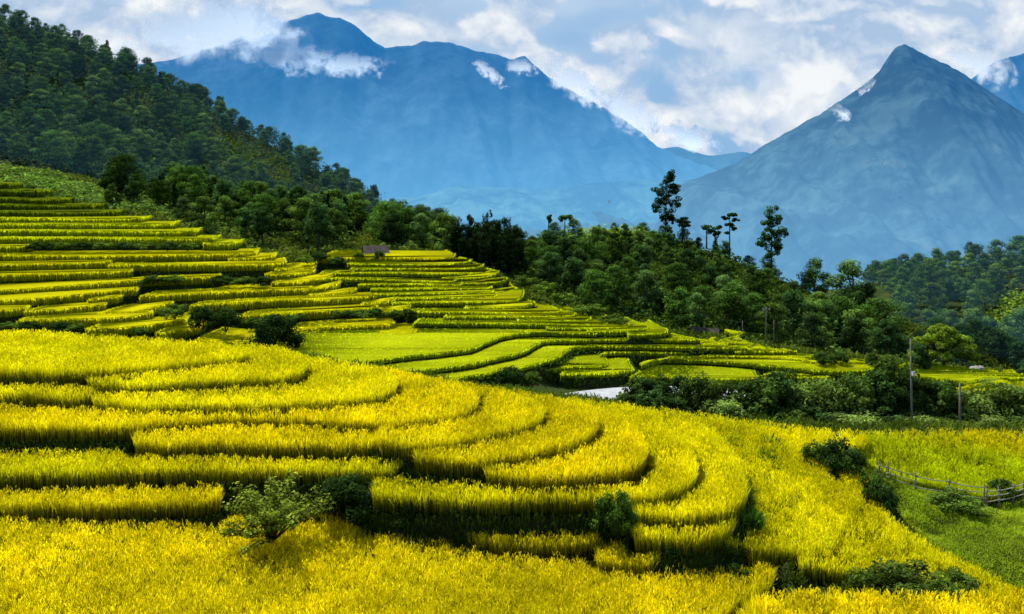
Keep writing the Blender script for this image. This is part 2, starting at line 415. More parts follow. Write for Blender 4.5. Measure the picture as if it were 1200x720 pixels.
for l in [
    [(407, 308), (460, 309), (520, 309), (546, 306)], [(410, 314), (480, 314), (540, 314), (560, 312)], [(408, 319), (480, 319), (540, 320), (569, 318)],
    [(374, 319), (392, 319), (408, 319)], [(518, 325), (550, 325), (570, 323), (578, 320)], [(378, 325), (430, 326), (480, 328), (528, 329)],
    [(420, 333), (470, 332), (536, 333)], [(538, 331), (565, 331), (591, 328), (594, 322)], [(434, 338), (500, 337), (570, 337)], [(568, 341), (585, 341), (598, 340)],
    [(438, 344), (500, 343), (572, 342)], [(458, 349), (520, 348), (576, 347)], [(460, 354), (530, 353), (596, 352), (612, 347), (614, 338)],
    [(544, 360), (580, 359), (612, 359), (620, 356)], [(478, 364), (540, 365), (600, 366), (651, 365)], [(520, 370), (580, 370), (640, 370), (668, 369)],
    [(606, 374), (650, 375), (686, 374)], [(484, 379), (490, 377), (520, 377), (580, 378), (650, 379), (706, 379)], [(640, 383), (690, 384), (731, 382)],
    [(688, 387), (720, 387), (754, 385)], [(736, 391), (755, 391), (776, 389)]]:
    row(l, LIME if l[0][1] < 372 else GREEN, where=KN)
FL = 'flat'
for h, l in [
    (17.25, [(290, 432), (380, 429), (440, 421), (480, 416), (520, 412), (550, 408), (570, 400), (590, 393), (620, 389), (666, 389), (700, 390)]),
    (17.75, [(400, 446), (450, 440), (490, 433), (540, 427), (580, 419), (610, 412), (630, 402), (646, 398), (720, 397), (780, 397), (822, 397)]),
    (18.25, [(480, 450), (540, 441), (575, 436), (610, 430), (652, 418), (666, 409), (684, 405), (740, 405), (820, 406), (879, 407)]),
    (19.05, [(600, 439), (618, 436), (660, 430), (707, 427), (712, 421)]),
    (18.75, [(703, 415), (720, 412), (770, 412), (816, 412)]), (19.3, [(656, 438), (690, 437), (720, 436), (743, 432)]),
    (19.05, [(750, 427), (764, 421), (800, 420), (860, 423), (900, 427), (940, 431), (980, 434), (1018, 432), (1024, 425)]),
    (19.6, [(738, 440), (780, 440), (812, 442), (850, 443), (890, 442)])]:
    row(l, GREEN, 17, .5, FL); far[-1]['h'] = h
for h, l in [(18.2, [(806, 402), (835, 402), (866, 400)]), (18.55, [(860, 411), (900, 411), (936, 411)]), (18.9, [(818, 416), (880, 417), (930, 420), (956, 424)]), (19.5, [(880, 442), (928, 441), (982, 440)])]:
    row(l, LIME, 6, .45, FL); far[-1]['h'] = h
RF = 'right'
row([(1010, 437), (1050, 440), (1085, 441), (1126, 447), (1140, 446), (1158, 442), (1200, 442), (1320, 446)], GREEN, 9, .5, RF)
row([(1128, 453), (1145, 451), (1160, 447), (1184, 449)], LIME, 8, .5, RF)
row([(1100, 460), (1156, 456), (1188, 454), (1260, 458)], LIME, 8, .5, RF)

def normals2d(W):
    t = np.roll(W, -1, 0)[:, :2] - np.roll(W, 1, 0)[:, :2]
    t /= np.maximum(np.linalg.norm(t, axis=1), 1e-6)[:, None]
    nrm = np.stack([t[:, 1], -t[:, 0]], 1)
    area = np.sum(W[:, 0] * np.roll(W[:, 1], -1) - np.roll(W[:, 0], -1) * W[:, 1])
    return nrm if area > 0 else -nrm


# world outlines ------------------------------------------------------------
for p in near:
    if p['label'].startswith('flat yellow'): p['sink'] = .12; p['drop'] = .6
plots = []
for p in near:
    lip = smooth_curve(p['lip'], per=p['per'] + 2); back = smooth_curve(p['back'], per=3)
    pix = np.vstack([lip, back])
    W = np.array([on_plane(x, y, p['pl']) for x, y in pix])
    W = resample(W, .3)
    n = len(W)
    wob = fbm2(W[:, 0], W[:, 1], .9, 3, 3) * .10
    W[:, 0] += wob; W[:, 1] += wob * .8
    pl = p['pl']
    W[:, 2] = ZC - (pl[0] + pl[1] * W[:, 0] + pl[2] * W[:, 1])
    plots.append(dict(p, W=W, zf=(lambda X, Y, pl=pl: ZC - (pl[0] + pl[1] * X + pl[2] * Y)), far=False))
for p in far:
    if p['where'] in ('left', KN) and p['lip'][-1][0] > 20:      # rounded noses
        (xa_, ya_), (xb_, yb_) = p['lip'][-2], p['lip'][-1]
        if yb_ > ya_ - 4: p['lip'] = p['lip'] + [(xb_ + 5, yb_ - 1.5), (xb_ + 7.5, yb_ - 4)]
    lip = smooth_curve(p['lip'], per=6)
    L = np.array([at(x, y, far_D(y)) for x, y in lip])
    zm = L[:, 2]
    # gentle plane through the lip
    A = np.stack([np.ones(len(L)), L[:, 0], L[:, 1]], 1)
    if p['where'] == FL or p['where'] == RF:
        c = np.linalg.lstsq(A.T @ A + np.diag([0, .05, .05]), A.T @ zm, rcond=None)[0]
        if p['where'] == FL: c[2] = max(c[2], -.02)
        c[2] = np.clip(c[2], -.02, .012); c[1] = np.clip(c[1], -.05, .05)
        c[0] = np.mean(zm - c[1] * L[:, 0] - c[2] * L[:, 1])
        if 'h' in p: c = np.array([ZC - p['h'], 0, 0])
        # put the lip back on the pixels it was read from
        Ys = []
        for (x, y) in lip:
            u = (x - 600) / F; s = (y - HOR) / F
            Ys.append((c[0] - ZC) / (-s - c[1] * u - c[2]))
        L = np.array([((x - 600) * Y / F, Y, 0) for (x, y), Y in zip(lip, Ys)])
        zf = lambda X, Y, c=c: c[0] + c[1] * X + c[2] * Y
    else:
        xs, zs = L[:, 0].copy(), L[:, 2].copy()
        o = np.argsort(xs); xs, zs = xs[o], zs[o]
        zs = np.convolve(np.pad(zs, 2, 'edge'), np.ones(5) / 5, 'valid')
        zf = lambda X, Y, xs=xs, zs=zs: np.interp(X, xs, zs)
    n = len(L); b = p['back']
    back = []
    x0, x1 = L[:, 0].min(), L[:, 0].max()
    for i in range(n - 1, -1, -1):
        q = L[i].copy(); k = q[1] + b
        sh = min(2.0, .25 * (x1 - x0))
        q[0] = np.clip(q[0], x0 + sh * .3, x1 - sh)
        if p['where'] in (FL, RF):
            while k > q[1] + 1.5:
                X = q[0] * k / q[1]; ppx = 600 + F * q[0] / q[1]; ppy = HOR - F * (zf(X, k) - ZC) / k
                if ppy > np.interp(ppx, [530, 590, 640, 700, 800, 870, 940, 1020, 1320], [300, 328, 348, 373, 392, 405, 414, 421, 446]): break
                k -= .5
        if p['where'] in (FL, RF):
            q[0] = q[0] * k / q[1]
            if p['lip'][0][0] > 590: q[0] += (1 - i / (n - 1)) ** 2 * min(.9 * (k - q[1]), .5 * (x1 - x0))
        q[1] = k; back.append(q)
    W = np.vstack([L, back])
    W = resample(W, .6)
    W[:, 1] += fbm2(W[:, 0], W[:, 1], .35, 3, 5) * .25
    W[:, 2] = zf(W[:, 0], W[:, 1])
    plots.append(dict(p, W=W, zf=zf, far=True, drop=1.4, blade=1.0))
for p in plots:
    _n = normals2d(p['W']); p['G'] = p['W'][:, :2] + _n * (.36 if not p['far'] else .25)
    p['bb'] = (*(p['W'][:, :2].min(0) - .4), *(p['W'][:, :2].max(0) + .4))

def covered(P, k, margin=.05, grow=False):
    """points of plot k that lie under a higher plot"""
    z = plots[k]['zf'](P[:, 0], P[:, 1]); c = np.zeros(len(P), bool)
    for j, q in enumerate(plots):
        if j == k: continue
        m = (P[:, 0] > q['bb'][0]) & (P[:, 0] < q['bb'][2]) & (P[:, 1] > q['bb'][1]) & (P[:, 1] < q['bb'][3]) & ~c
        if not m.any(): continue
        idx = np.nonzero(m)[0]
        hi = q['zf'](P[idx, 0], P[idx, 1]) > z[idx] + margin
        idx = idx[hi]
        if len(idx): c[idx] |= inside(P[idx], q['G'] if grow else q['W'])
    return c

# ------------------------------------------------------------------ ground sheet
ctrl = []
for p in plots:
    st = 6 if not p['far'] else 5
    for w in p['W'][::st * 2]:
        ctrl.append((w[0], w[1], w[2] - p['rice'] - p.get('sink', .7)))
def C(px, py, D, dz=0): 
    q = at(px, py, D); ctrl.append((q[0], q[1], q[2] + dz))
# banks & hollows near the spur
for c in [(350, 603, 27), (420, 598, 27), (600, 606, 26.8), (700, 606, 26.4), (800, 645, 26), (870, 655, 26), (700, 632, 25.6), (880, 600, 27.5), (930, 652, 25.9), (1000, 672, 25.5), (1060, 672, 25.2),
          (1040, 558, 34.6), (1100, 572, 34.6), (1200, 584, 34.8), (1300, 580, 35), (1070, 590, 32.5), (1150, 600, 33), (1200, 640, 30), (1100, 628, 31), (1150, 662, 28.5), (1250, 690, 27.5), (1350, 640, 31), (1000, 570, 31.5), (1020, 585, 31),
          (990, 540, 33.5), (960, 530, 33.5)]: C(*c, -.05)
# back of the spur, hedge slope, road
for c in [(300, 415, 46), (450, 440, 46), (600, 470, 47), (720, 478, 52), (800, 488, 52), (900, 496, 52), (1000, 502, 53), (1100, 505, 54), (1200, 505, 55), (1400, 505, 56),
          (720, 470, 66), (820, 472, 64), (950, 478, 63), (1050, 480, 63), (1200, 480, 65), (500, 462, 66), (350, 440, 66), (200, 420, 66), (0, 410, 66), (-200, 400, 66)]: C(*c)
for px in range(-100, 1400, 100): ctrl.append((*at(px, HOR + F * 20.6 / 78, 78)[:2], ZC - 20.6))
# behind the terraces
LEFT = [(-200, 20, 360), (0, 25, 380), (100, 55, 395), (200, 108, 410), (275, 152, 425), (340, 192, 440), (410, 208, 460), (470, 258, 480), (530, 290, 500),
        (-200, 185, 240), (0, 185, 240), (70, 200, 235), (130, 217, 230), (250, 232, 250), (350, 252, 290), (430, 270, 330), (520, 292, 380)]
MID = [(-200, 200, 175), (0, 195, 178), (60, 205, 172), (130, 232, 165), (0, 212, 152), (60, 228, 150), (130, 246, 142), (230, 270, 135), (300, 296, 128), (380, 300, 122), (460, 298, 126), (525, 300, 128),
       (230, 240, 190), (330, 262, 200), (430, 280, 200), (525, 290, 190)]
RIDGE = [(540, 308, 128), (600, 330, 124), (650, 350, 121), (700, 372, 116), (780, 388, 112), (870, 406, 108), (960, 418, 104), (1040, 426, 102), (1080, 430, 104),
         (580, 300, 150), (640, 278, 172), (700, 276, 176), (780, 278, 178), (850, 300, 172), (900, 325, 168), (960, 350, 160), (1020, 372, 152), (1070, 400, 140)]
RIGHT = [(1010, 340, 430), (1060, 330, 410), (1100, 318, 390), (1200, 300, 340), (1400, 280, 320), (1060, 380, 260), (1100, 400, 210), (1200, 420, 180), (1400, 430, 170), (1150, 360, 270), (1200, 350, 280)]
for zone in (LEFT, MID, RIDGE, RIGHT):
    for c in zone: C(*c)
for c in [(1090, 452, 128), (1150, 456, 128), (1200, 458, 128), (1300, 460, 128), (1420, 462, 128)]: C(*c)
for x, y, z in [(-520, 520, 5), (-300, 520, 0), (-150, 600, -60), (0, 600, -80), (150, 600, -80), (400, 600, -70), (0, 260, -14), (60, 260, -24), (120, 250, -34), (60, 350, -40), (-40, 300, -14),
                (-300, 60, 16), (-200, 40, 14), (-100, 30, 14), (100, 30, 8), (250, 50, 4), (0, -40, 22), (-100, -40, 26), (100, -40, 20), (-8, 0, 21.6), (8, 0, 21.6), (0, 8, 16), (-200, 110, 20), (300, 110, -12),
                (-900, 900, -10), (0, 900, -70), (900, 900, -60), (-1500, -100, 30), (1500, -100, 10), (0, 2000, -90)]:
    ctrl.append((x, y, z))
ctrl = np.array(ctrl)
def rbf_fit(P, z):
    d = np.linalg.norm(P[:, None] - P[None], axis=2)
    A = np.zeros((len(P) + 1, len(P) + 1)); A[:-1, :-1] = -d - np.eye(len(P)) * .02; A[-1, :-1] = 1; A[:-1, -1] = 1
    return np.linalg.solve(A, np.append(z, 0))
gw = rbf_fit(ctrl[:, :2], ctrl[:, 2])
def ground_z(X, Y):
    X = np.atleast_1d(np.asarray(X, float)); Y = np.atleast_1d(np.asarray(Y, float)); out = np.empty(len(X))
    for i in range(0, len(X), 4000):
        d = np.sqrt((X[i:i + 4000, None] - ctrl[:, 0]) ** 2 + (Y[i:i + 4000, None] - ctrl[:, 1]) ** 2)
        out[i:i + 4000] = -d @ gw[:-1] + gw[-1]
    return out
gy = np.concatenate([np.linspace(-60, 12, 25), np.arange(13, 60, .4)]); 
while gy[-1] < 12000: gy = np.append(gy, gy[-1] + max(.4, (gy[-1] - 40) * .03))
gx = np.arange(0, 30, .42)
while gx[-1] < 7000: gx = np.append(gx, gx[-1] + max(.42, (gx[-1] - 22) * .05))
gx = np.concatenate([-gx[:0:-1], gx])
GX, GY = np.meshgrid(gx, gy)
P2 = np.stack([GX.ravel(), GY.ravel()], 1)
gz = np.where(P2[:, 1] < 2500, ground_z(P2[:, 0], P2[:, 1]), -420)
gz = np.where(P2[:, 1] > 420, np.minimum(gz, 24 - .17 * P2[:, 1] + 8), gz); gz = np.maximum(gz, -420)
gz = np.where(np.abs(P2[:, 0]) > 1200, np.clip(gz, -420, 60), gz)
rough = fbm2(P2[:, 0], P2[:, 1], .5, 4, 9)
gz += rough * np.clip((np.abs(P2[:, 1]) + 10) / 200, .10, 1.2)
low = np.full(len(P2), 1e9)
for p in plots:
    m = (P2[:, 0] > p['bb'][0] - 1) & (P2[:, 0] < p['bb'][2] + 1) & (P2[:, 1] > p['bb'][1] - 1) & (P2[:, 1] < p['bb'][3] + 1)
    idx = np.nonzero(m)[0]
    if not len(idx): continue
    ins = np.zeros(len(idx), bool)
    for dx, dy in ((0, 0), (.45, 0), (-.45, 0), (0, .45), (0, -.45)):
        ins |= inside(P2[idx] + np.array([dx, dy]), p['W'])
    idx = idx[ins]
    low[idx] = np.minimum(low[idx], p['zf'](P2[idx, 0], P2[idx, 1]) - p['rice'] - min(p.get('sink', 9), .55 if not p['far'] else .6))
gz = np.minimum(gz, low)
ny, nx = GX.shape
I = np.arange(nx * ny).reshape(ny, nx)
quads = np.stack([I[:-1, :-1], I[:-1, 1:], I[1:, 1:], I[1:, :-1]], -1).reshape(-1, 4)
V = np.column_stack([P2, gz])
g = link('ground', np_mesh('ground', V, quads, np.full(len(quads), 4), M['ground'], smooth=True))
tag(g, kind='structure')
def gz_at(x, y):
    i = np.clip(np.searchsorted(gx, x) - 1, 0, nx - 2); j = np.clip(np.searchsorted(gy, y) - 1, 0, ny - 2)
    Z = gz.reshape(ny, nx); fx = (x - gx[i]) / (gx[i + 1] - gx[i]); fy = (y - gy[j]) / (gy[j + 1] - gy[j])
    return (Z[j, i] * (1 - fx) + Z[j, i + 1] * fx) * (1 - fy) + (Z[j + 1, i] * (1 - fx) + Z[j + 1, i + 1] * fx) * fy

# ------------------------------------------------------------------ blades
def blades(B, hgt, width, bend, colb, colt, az=None, lean=None, droop=True):
    """B (n,3) roots; returns arrays for bent tapered blades of 3 segments"""
    n = len(B)
    az = rng.uniform(0, 2 * np.pi, n) if az is None else az
    wa = rng.uniform(0, 2 * np.pi, n)
    d = np.stack([np.cos(az), np.sin(az), np.zeros(n)], 1); s = np.stack([np.cos(wa), np.sin(wa), np.zeros(n)], 1)
    ts = [0, .42, .78, 1.0]; ws = [.8, 1.0, .85, 0]
    V = []; Cc = []
    for t, wk in zip(ts, ws):
        off = (bend * t ** 2.0)[:, None] * d
        zz = hgt * (t - (.42 * np.clip(bend / hgt, 0, 1) ** 1.0 * t ** 4))
        c = B + off; c = c + np.stack([np.zeros(n), np.zeros(n), zz], 1)
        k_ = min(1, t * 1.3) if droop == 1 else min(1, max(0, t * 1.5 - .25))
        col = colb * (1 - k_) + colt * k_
        if wk > 0:
            V += [c - s * (width * wk / 2)[:, None], c + s * (width * wk / 2)[:, None]]; Cc += [col, col]
        else:
            V += [c]; Cc += [col]
    V = np.stack(V, 1); Cc = np.stack(Cc, 1)          # n,7,3
    base = (np.arange(n) * 7)[:, None]
    q = base + np.array([[0, 1, 3, 2, 2, 3, 5, 4, 4, 5, 6]])
    sizes = np.tile([4, 4, 3], n)
    return V.reshape(-1, 3), q.ravel(), sizes, Cc.reshape(-1, 3)

TONE = {  # tip colours (a, b), stem colour
    GOLD: ((.97, .88, .008), (.81, .79, .010), (.030, .050, .006)),
    AMBER: ((.98, .85, .008), (.84, .76, .010), (.036, .046, .006)),
    LIME: ((.88, .88, .010), (.70, .76, .012), (.03, .055, .006)),
    GREEN: ((.80, .84, .012), (.62, .73, .012), (.03, .06, .006)),
    OLIVE: ((.32, .38, .014), (.22, .31, .014), (.025, .045, .008))}

def cap(W):
    tris = tessellate_polygon([[Vector((w[0], w[1], 0)) for w in W]])
    return [tuple(t) for t in tris]

def tone_cols(tone, XY, n):
    a, b, s = [np.array(c) for c in TONE[tone]]
    k = np.clip(.5 + .9 * fbm2(XY[:, 0], XY[:, 1], .22, 4, 21) + rng.normal(0, .22, n), 0, 1)[:, None]
    c = a * (1 - k) + b * k
    c = c * (1 + .35 * fbm2(XY[:, 0], XY[:, 1], .8, 3, 4)[:, None]) * rng.uniform(.70, 1.25, n)[:, None]
    return c, np.tile(s, (n, 1)) * rng.uniform(.6, 1.4, n)[:, None]

def order_words(i): return ['top', 'second', 'third', 'fourth', 'fifth', 'sixth', 'seventh', 'eighth', 'ninth', 'tenth'][i] if i < 10 else None

bankV, bankGrass = [], []
hcount = {}
for k, p in enumerate(plots):
    W = p['W']; nr = normals2d(W); n = len(W); isfar = p['far']
    soil = W[:, 2] - p['rice']
    # --- earth bank
    rings = []
    for off, dz in ((-.05, 0.0), (.12, -.18), (.20, -.6), (.45, -p['drop'])):
        o = off + (fbm2(W[:, 0] + dz * 9, W[:, 1], 1.4, 3, 31) * .10 if off > 0 else 0)
        rings.append(np.column_stack([W[:, 0] + nr[:, 0] * o, W[:, 1] + nr[:, 1] * o, soil + dz]))
    V = np.vstack(rings); fl = []; sz = []
    tri = cap(W)
    for t in tri: fl += list(t); sz.append(3)
    for r in range(3):
        for i in range(n):
            j = (i + 1) % n; fl += [r * n + i, r * n + j, (r + 1) * n + j, (r + 1) * n + i]; sz.append(4)
    o = link('terrace', np_mesh('terrace', V, fl, sz, M['bank'], smooth=False)); tag(o, kind='structure')
    # --- rice: a dense body with blades over it
    tipc, tipc2, stem = [np.array(c) for c in TONE[p['tone']]]
    H = p['rice']; bl = p['blade']
    inset = .10 if not isfar else .05
    topz = W[:, 2] - (.30 if not isfar else .10)
    r0 = np.column_stack([W[:, 0] - nr[:, 0] * (inset + .22), W[:, 1] - nr[:, 1] * (inset + .22), topz])
    r1 = np.column_stack([W[:, 0] - nr[:, 0] * (inset), W[:, 1] - nr[:, 1] * inset, topz - .16 * H])
    r2 = np.column_stack([W[:, 0] - nr[:, 0] * (inset + .05), W[:, 1] - nr[:, 1] * (inset + .05), soil - .02])
    BV = np.vstack([r0, r1, r2]); fl = []; sz = []
    for t in tri: fl += list(t); sz.append(3)
    for r in range(2):
        for i in range(n):
            j = (i + 1) % n; fl += [r * n + i, r * n + j, (r + 1) * n + j, (r + 1) * n + i]; sz.append(4)
    mid = (tipc * .55 + tipc2 * .45) * (.5 if not isfar and not p.get('sink') else .9)  # near body darkened to deepen the shade in gaps between plots
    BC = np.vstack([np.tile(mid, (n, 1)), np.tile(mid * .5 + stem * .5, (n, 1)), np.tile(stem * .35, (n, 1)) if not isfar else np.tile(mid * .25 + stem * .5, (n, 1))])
    VV = [BV]; FF = [np.array(fl)]; SS = [np.array(sz)]; CC = [BC]; base = len(BV)
    def put(r):
        global base
        v, f, s, c = r
        VV.append(v); FF.append(f + base); SS.append(s); CC.append(c); base += len(v)
    # interior blades
    x0, y0, x1, y1 = p['bb']
    if isfar: y1 = min(y1, y0 + (40 if p['where'] in (FL, RF) else 9))
    dens = 560 if not isfar else (44 if p['where'] in (FL, RF) else 60)
    xa, xb = max(x0, -.66 * y1), min(x1, .66 * y1)
    if not isfar and p['pl'][0] > 11 and False: dens = 300
    N = int(max(xb - xa, 0) * (y1 - y0) * dens)
    if N > 0:
        if isfar: Q = np.column_stack([rng.uniform(xa, xb, N), rng.uniform(y0, y1, N)])
        else:      # hills of rice: a dozen stalks and leaves from one root
            nc = N // 14; ctr = np.column_stack([rng.uniform(xa, xb, nc), rng.uniform(y0, y1, nc)])
            ctr = np.repeat(ctr, 14, 0); Q = ctr + rng.normal(0, .052 * bl, ctr.shape); hv = np.repeat(rng.normal(0, .03, nc), 14)
        vis = (np.abs(Q[:, 0]) < .62 * Q[:, 1] + 1.5) & (Q[:, 1] > 16)
        keep = np.nonzero(vis)[0]; keep = keep[inside(Q[keep], W)]
        if len(keep): keep = keep[~covered(Q[keep], k, .12, True)]
        Q = Q[keep]
        if not isfar: hv = hv[keep]; lean_c = Q - ctr[keep]
        m = len(Q)
        if m:
            zt = p['zf'](Q[:, 0], Q[:, 1]) + .05 * fbm2(Q[:, 0], Q[:, 1], .7, 3, 8)
            ct, cb = tone_cols(p['tone'], Q, m)
            if not isfar:
                hg = rng.uniform(.42, .72, m) * (1 if bl < 1.2 else 1.3); zt = zt + hv
                wd = rng.uniform(.011, .025, m) * bl; bd = rng.uniform(.03, .26, m) * hg / .5
                cb2 = ct * .42 + cb * .58
            else:
                hg = rng.uniform(.25, .45, m); wd = rng.uniform(.06, .13, m); bd = rng.uniform(.03, .2, m); cb2 = ct * .6 + cb * .4
            Z = zt + rng.uniform(-.11, .04, m) - hg
            if p.get('sink'): 
                kk = np.clip((Q[:, 1] - 37.6 + .6 * fbm2(Q[:, 0], Q[:, 1], .3, 3, 2)) / 1.6, 0, 1)[:, None]; ct = ct * (1 - kk) + np.array([.94, .84, .012]) * kk * rng.uniform(.7, 1.15, m)[:, None]
            if not isfar:      # grain heads nodding over the leaves
                hd = rng.random(m) < .52; q_ = int(hd.sum())
                hh = rng.uniform(.07, .15, q_) * bl; ch = ct[hd] * np.where(rng.random(q_) < .3, rng.uniform(.6, .85, q_), rng.uniform(.9, 1.15, q_))[:, None] * np.array([1.02, .96, 1])
                zh = zt[hd] + rng.uniform(-.10, .05, q_) - hh * .8
                put(blades(np.column_stack([Q[hd] + rng.normal(0, .03, (q_, 2)), zh]), hh, rng.uniform(.018, .032, q_) * bl, hh * rng.uniform(.2, .65, q_), ch * .85, ch))
                Q, Z, hg, wd, bd, cb2, ct, lean_c = Q[~hd], Z[~hd], hg[~hd], wd[~hd], bd[~hd], cb2[~hd], ct[~hd], lean_c[~hd]; m = len(Q)
            az_ = None if isfar else np.arctan2(lean_c[:, 1], lean_c[:, 0]) + rng.normal(0, .7, m)
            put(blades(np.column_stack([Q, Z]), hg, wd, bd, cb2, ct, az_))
    # edge blades, full height
    step = 1 / 130. if not isfar else 1 / 18.
    per = np.linalg.norm(np.roll(W, -1, 0)[:, :2] - W[:, :2], axis=1); tot = per.sum()
    m = int(tot / step); s = rng.uniform(0, tot, m); cs = np.concatenate([[0], np.cumsum(per)])
    i = np.clip(np.searchsorted(cs, s) - 1, 0, n - 1); f = (s - cs[i]) / np.maximum(per[i], 1e-6); j = (i + 1) % n
    E = W[i] * (1 - f)[:, None] + W[j] * f[:, None]; en = nr[i]
    dep = np.abs(rng.normal(0, .16 if not isfar else .12, m))
    E[:, :2] -= en * dep[:, None]
    vis = (np.abs(E[:, 0]) < .62 * E[:, 1] + 1.5) & (E[:, 1] > 16) & (en[:, 1] < .75)
    E, en = E[vis], en[vis]
    cv = covered(E, k) if len(E) else np.zeros(0, bool)
    E, en = E[~cv], en[~cv]; m = len(E)
    if m:
        ct, cb = tone_cols(p['tone'], E, m)
        hg = H * rng.uniform(.80, 1.10, m) * (1 if bl < 1.2 else 1.2)
        az = np.arctan2(en[:, 1], en[:, 0]) + rng.normal(0, .9, m)
        wd = (rng.uniform(.011, .026, m) if not isfar else rng.uniform(.06, .12, m)) * bl
        bd = hg * rng.uniform(.05, .30, m)
        cb = cb * (1.3 if not isfar else 1) + ct * (.10 if not isfar else .45)
        root = np.column_stack([E[:, :2], E[:, 2] - H + fbm2(E[:, 0], E[:, 1], .9, 2, 8) * .05])
        put(blades(root, hg, wd, bd, cb, ct, az, droop=2 if not isfar else 1))
        if not isfar:
            hd = rng.random(m) < .35; q_ = int(hd.sum()); hh = rng.uniform(.08, .15, q_)
            rt = root[hd] + np.column_stack([en[hd] * rng.uniform(-.05, .12, q_)[:, None], hg[hd] * rng.uniform(.55, .98, q_) - hh * .6])
            put(blades(rt, hh, rng.uniform(.018, .032, q_) * bl, hh * rng.uniform(.2, .65, q_), ct[hd] * .8, ct[hd] * np.array([1.02, .96, 1]), az[hd]))
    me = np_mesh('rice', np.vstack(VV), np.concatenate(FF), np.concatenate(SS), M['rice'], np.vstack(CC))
    o = link('rice', me)
    if isfar:
        w = p['where']; hcount[w] = hcount.get(w, 0) + 1
        mx_ = np.mean([q[0] for q in p['lip'] if q[0] > -50]); my_ = np.mean([q[1] for q in p['lip']])
        p['pix'] = (mx_, my_); p['obj'] = o
    else:
        tag(o, p['label'], 'rice plot', 'rice plots on the near spur', 'stuff')
    # --- grass on the bank
    m = int(tot * (240 if not isfar else 14))
    s = rng.uniform(0, tot, m); i = np.clip(np.searchsorted(cs, s) - 1, 0, n - 1)
    tt = rng.uniform(0, 1, m); f = (s - cs[i]) / np.maximum(per[i], 1e-6); j = (i + 1) % n
    E = W[i] * (1 - f)[:, None] + W[j] * f[:, None]
    out = .14 + .34 * tt
    E[:, :2] += nr[i] * out[:, None]; E[:, 2] -= H + tt * (1.1 if not isfar else .9)
    vis = (np.abs(E[:, 0]) < .62 * E[:, 1] + 1.5) & (E[:, 1] > 16) & (nr[i][:, 1] < .5)
    E = E[vis]; ii = i[vis]
    cv = covered(E, k, -.6) if len(E) else np.zeros(0, bool)
    E, ii = E[~cv], ii[~cv]; m = len(E)
    if m:
        sc = 1 if not isfar else 2.2
        gcol = np.array([.10, .18, .022]) * rng.uniform(.4, 1.5, m)[:, None] * (1 + .5 * fbm2(E[:, 0], E[:, 1], .5, 3, 77))[:, None]
        hg = rng.uniform(.12, .42, m) * sc ** .5
        bankGrass.append(blades(E, hg, rng.uniform(.015, .035, m) * sc ** 2, hg * rng.uniform(.2, .9, m), gcol * .45, gcol,
                                np.arctan2(nr[ii][:, 1], nr[ii][:, 0]) + rng.normal(0, .6, m)))

# labels of the far rows: counted downwards within their hillside
names = {'left': ('strip of ripening rice on the terraced left hillside', 'rice strips on the left hillside'),
         'knoll': ('thin rice terrace on the knoll below the hut', 'rice terraces on the knoll'),
         'flat': ('wide low green-gold rice plot on the valley flats above the road', 'rice plots on the valley flats'),
         'right': ('flat green rice plot beyond the umbrella-shaped tree', 'rice plots beyond the umbrella tree')}
ORD = 'first second third fourth fifth sixth seventh eighth ninth tenth eleventh twelfth thirteenth fourteenth fifteenth sixteenth seventeenth eighteenth nineteenth twentieth'.split()
def nth(i): 
    if i < 20: return ORD[i]
    return {20: 'thirtieth', 10: ''}.get(0, ('twenty-' if i < 29 else 'thirty-' if 29 < i < 39 else 'forty-') + ORD[(i + 1) % 10 - 1]) if (i + 1) % 10 else {29: 'thirtieth', 39: 'fortieth'}[i]
for w, (txt, grp) in names.items():
    ps = sorted([p for p in plots if p['far'] and p['where'] == w], key=lambda p: p['pix'][1])
    for i, p in enumerate(ps):
        tag(p['obj'], f'{txt}, {nth(i)} from the top', 'rice plot', grp, 'stuff')

def join(rs):
    VV, FF, SS, CC = [], [], [], []; b = 0
    for v, f, s, c in rs: VV.append(v); FF.append(f + b); SS.append(s); CC.append(c); b += len(v)
    return np.vstack(VV), np.concatenate(FF), np.concatenate(SS), np.vstack(CC)
v, f, s, c = join(bankGrass)
o = link('bank_grass', np_mesh('bank_grass', v, f, s, M['grass'], c)); tag(o, 'dark grass hanging over the terrace banks', 'grass', kind='stuff')

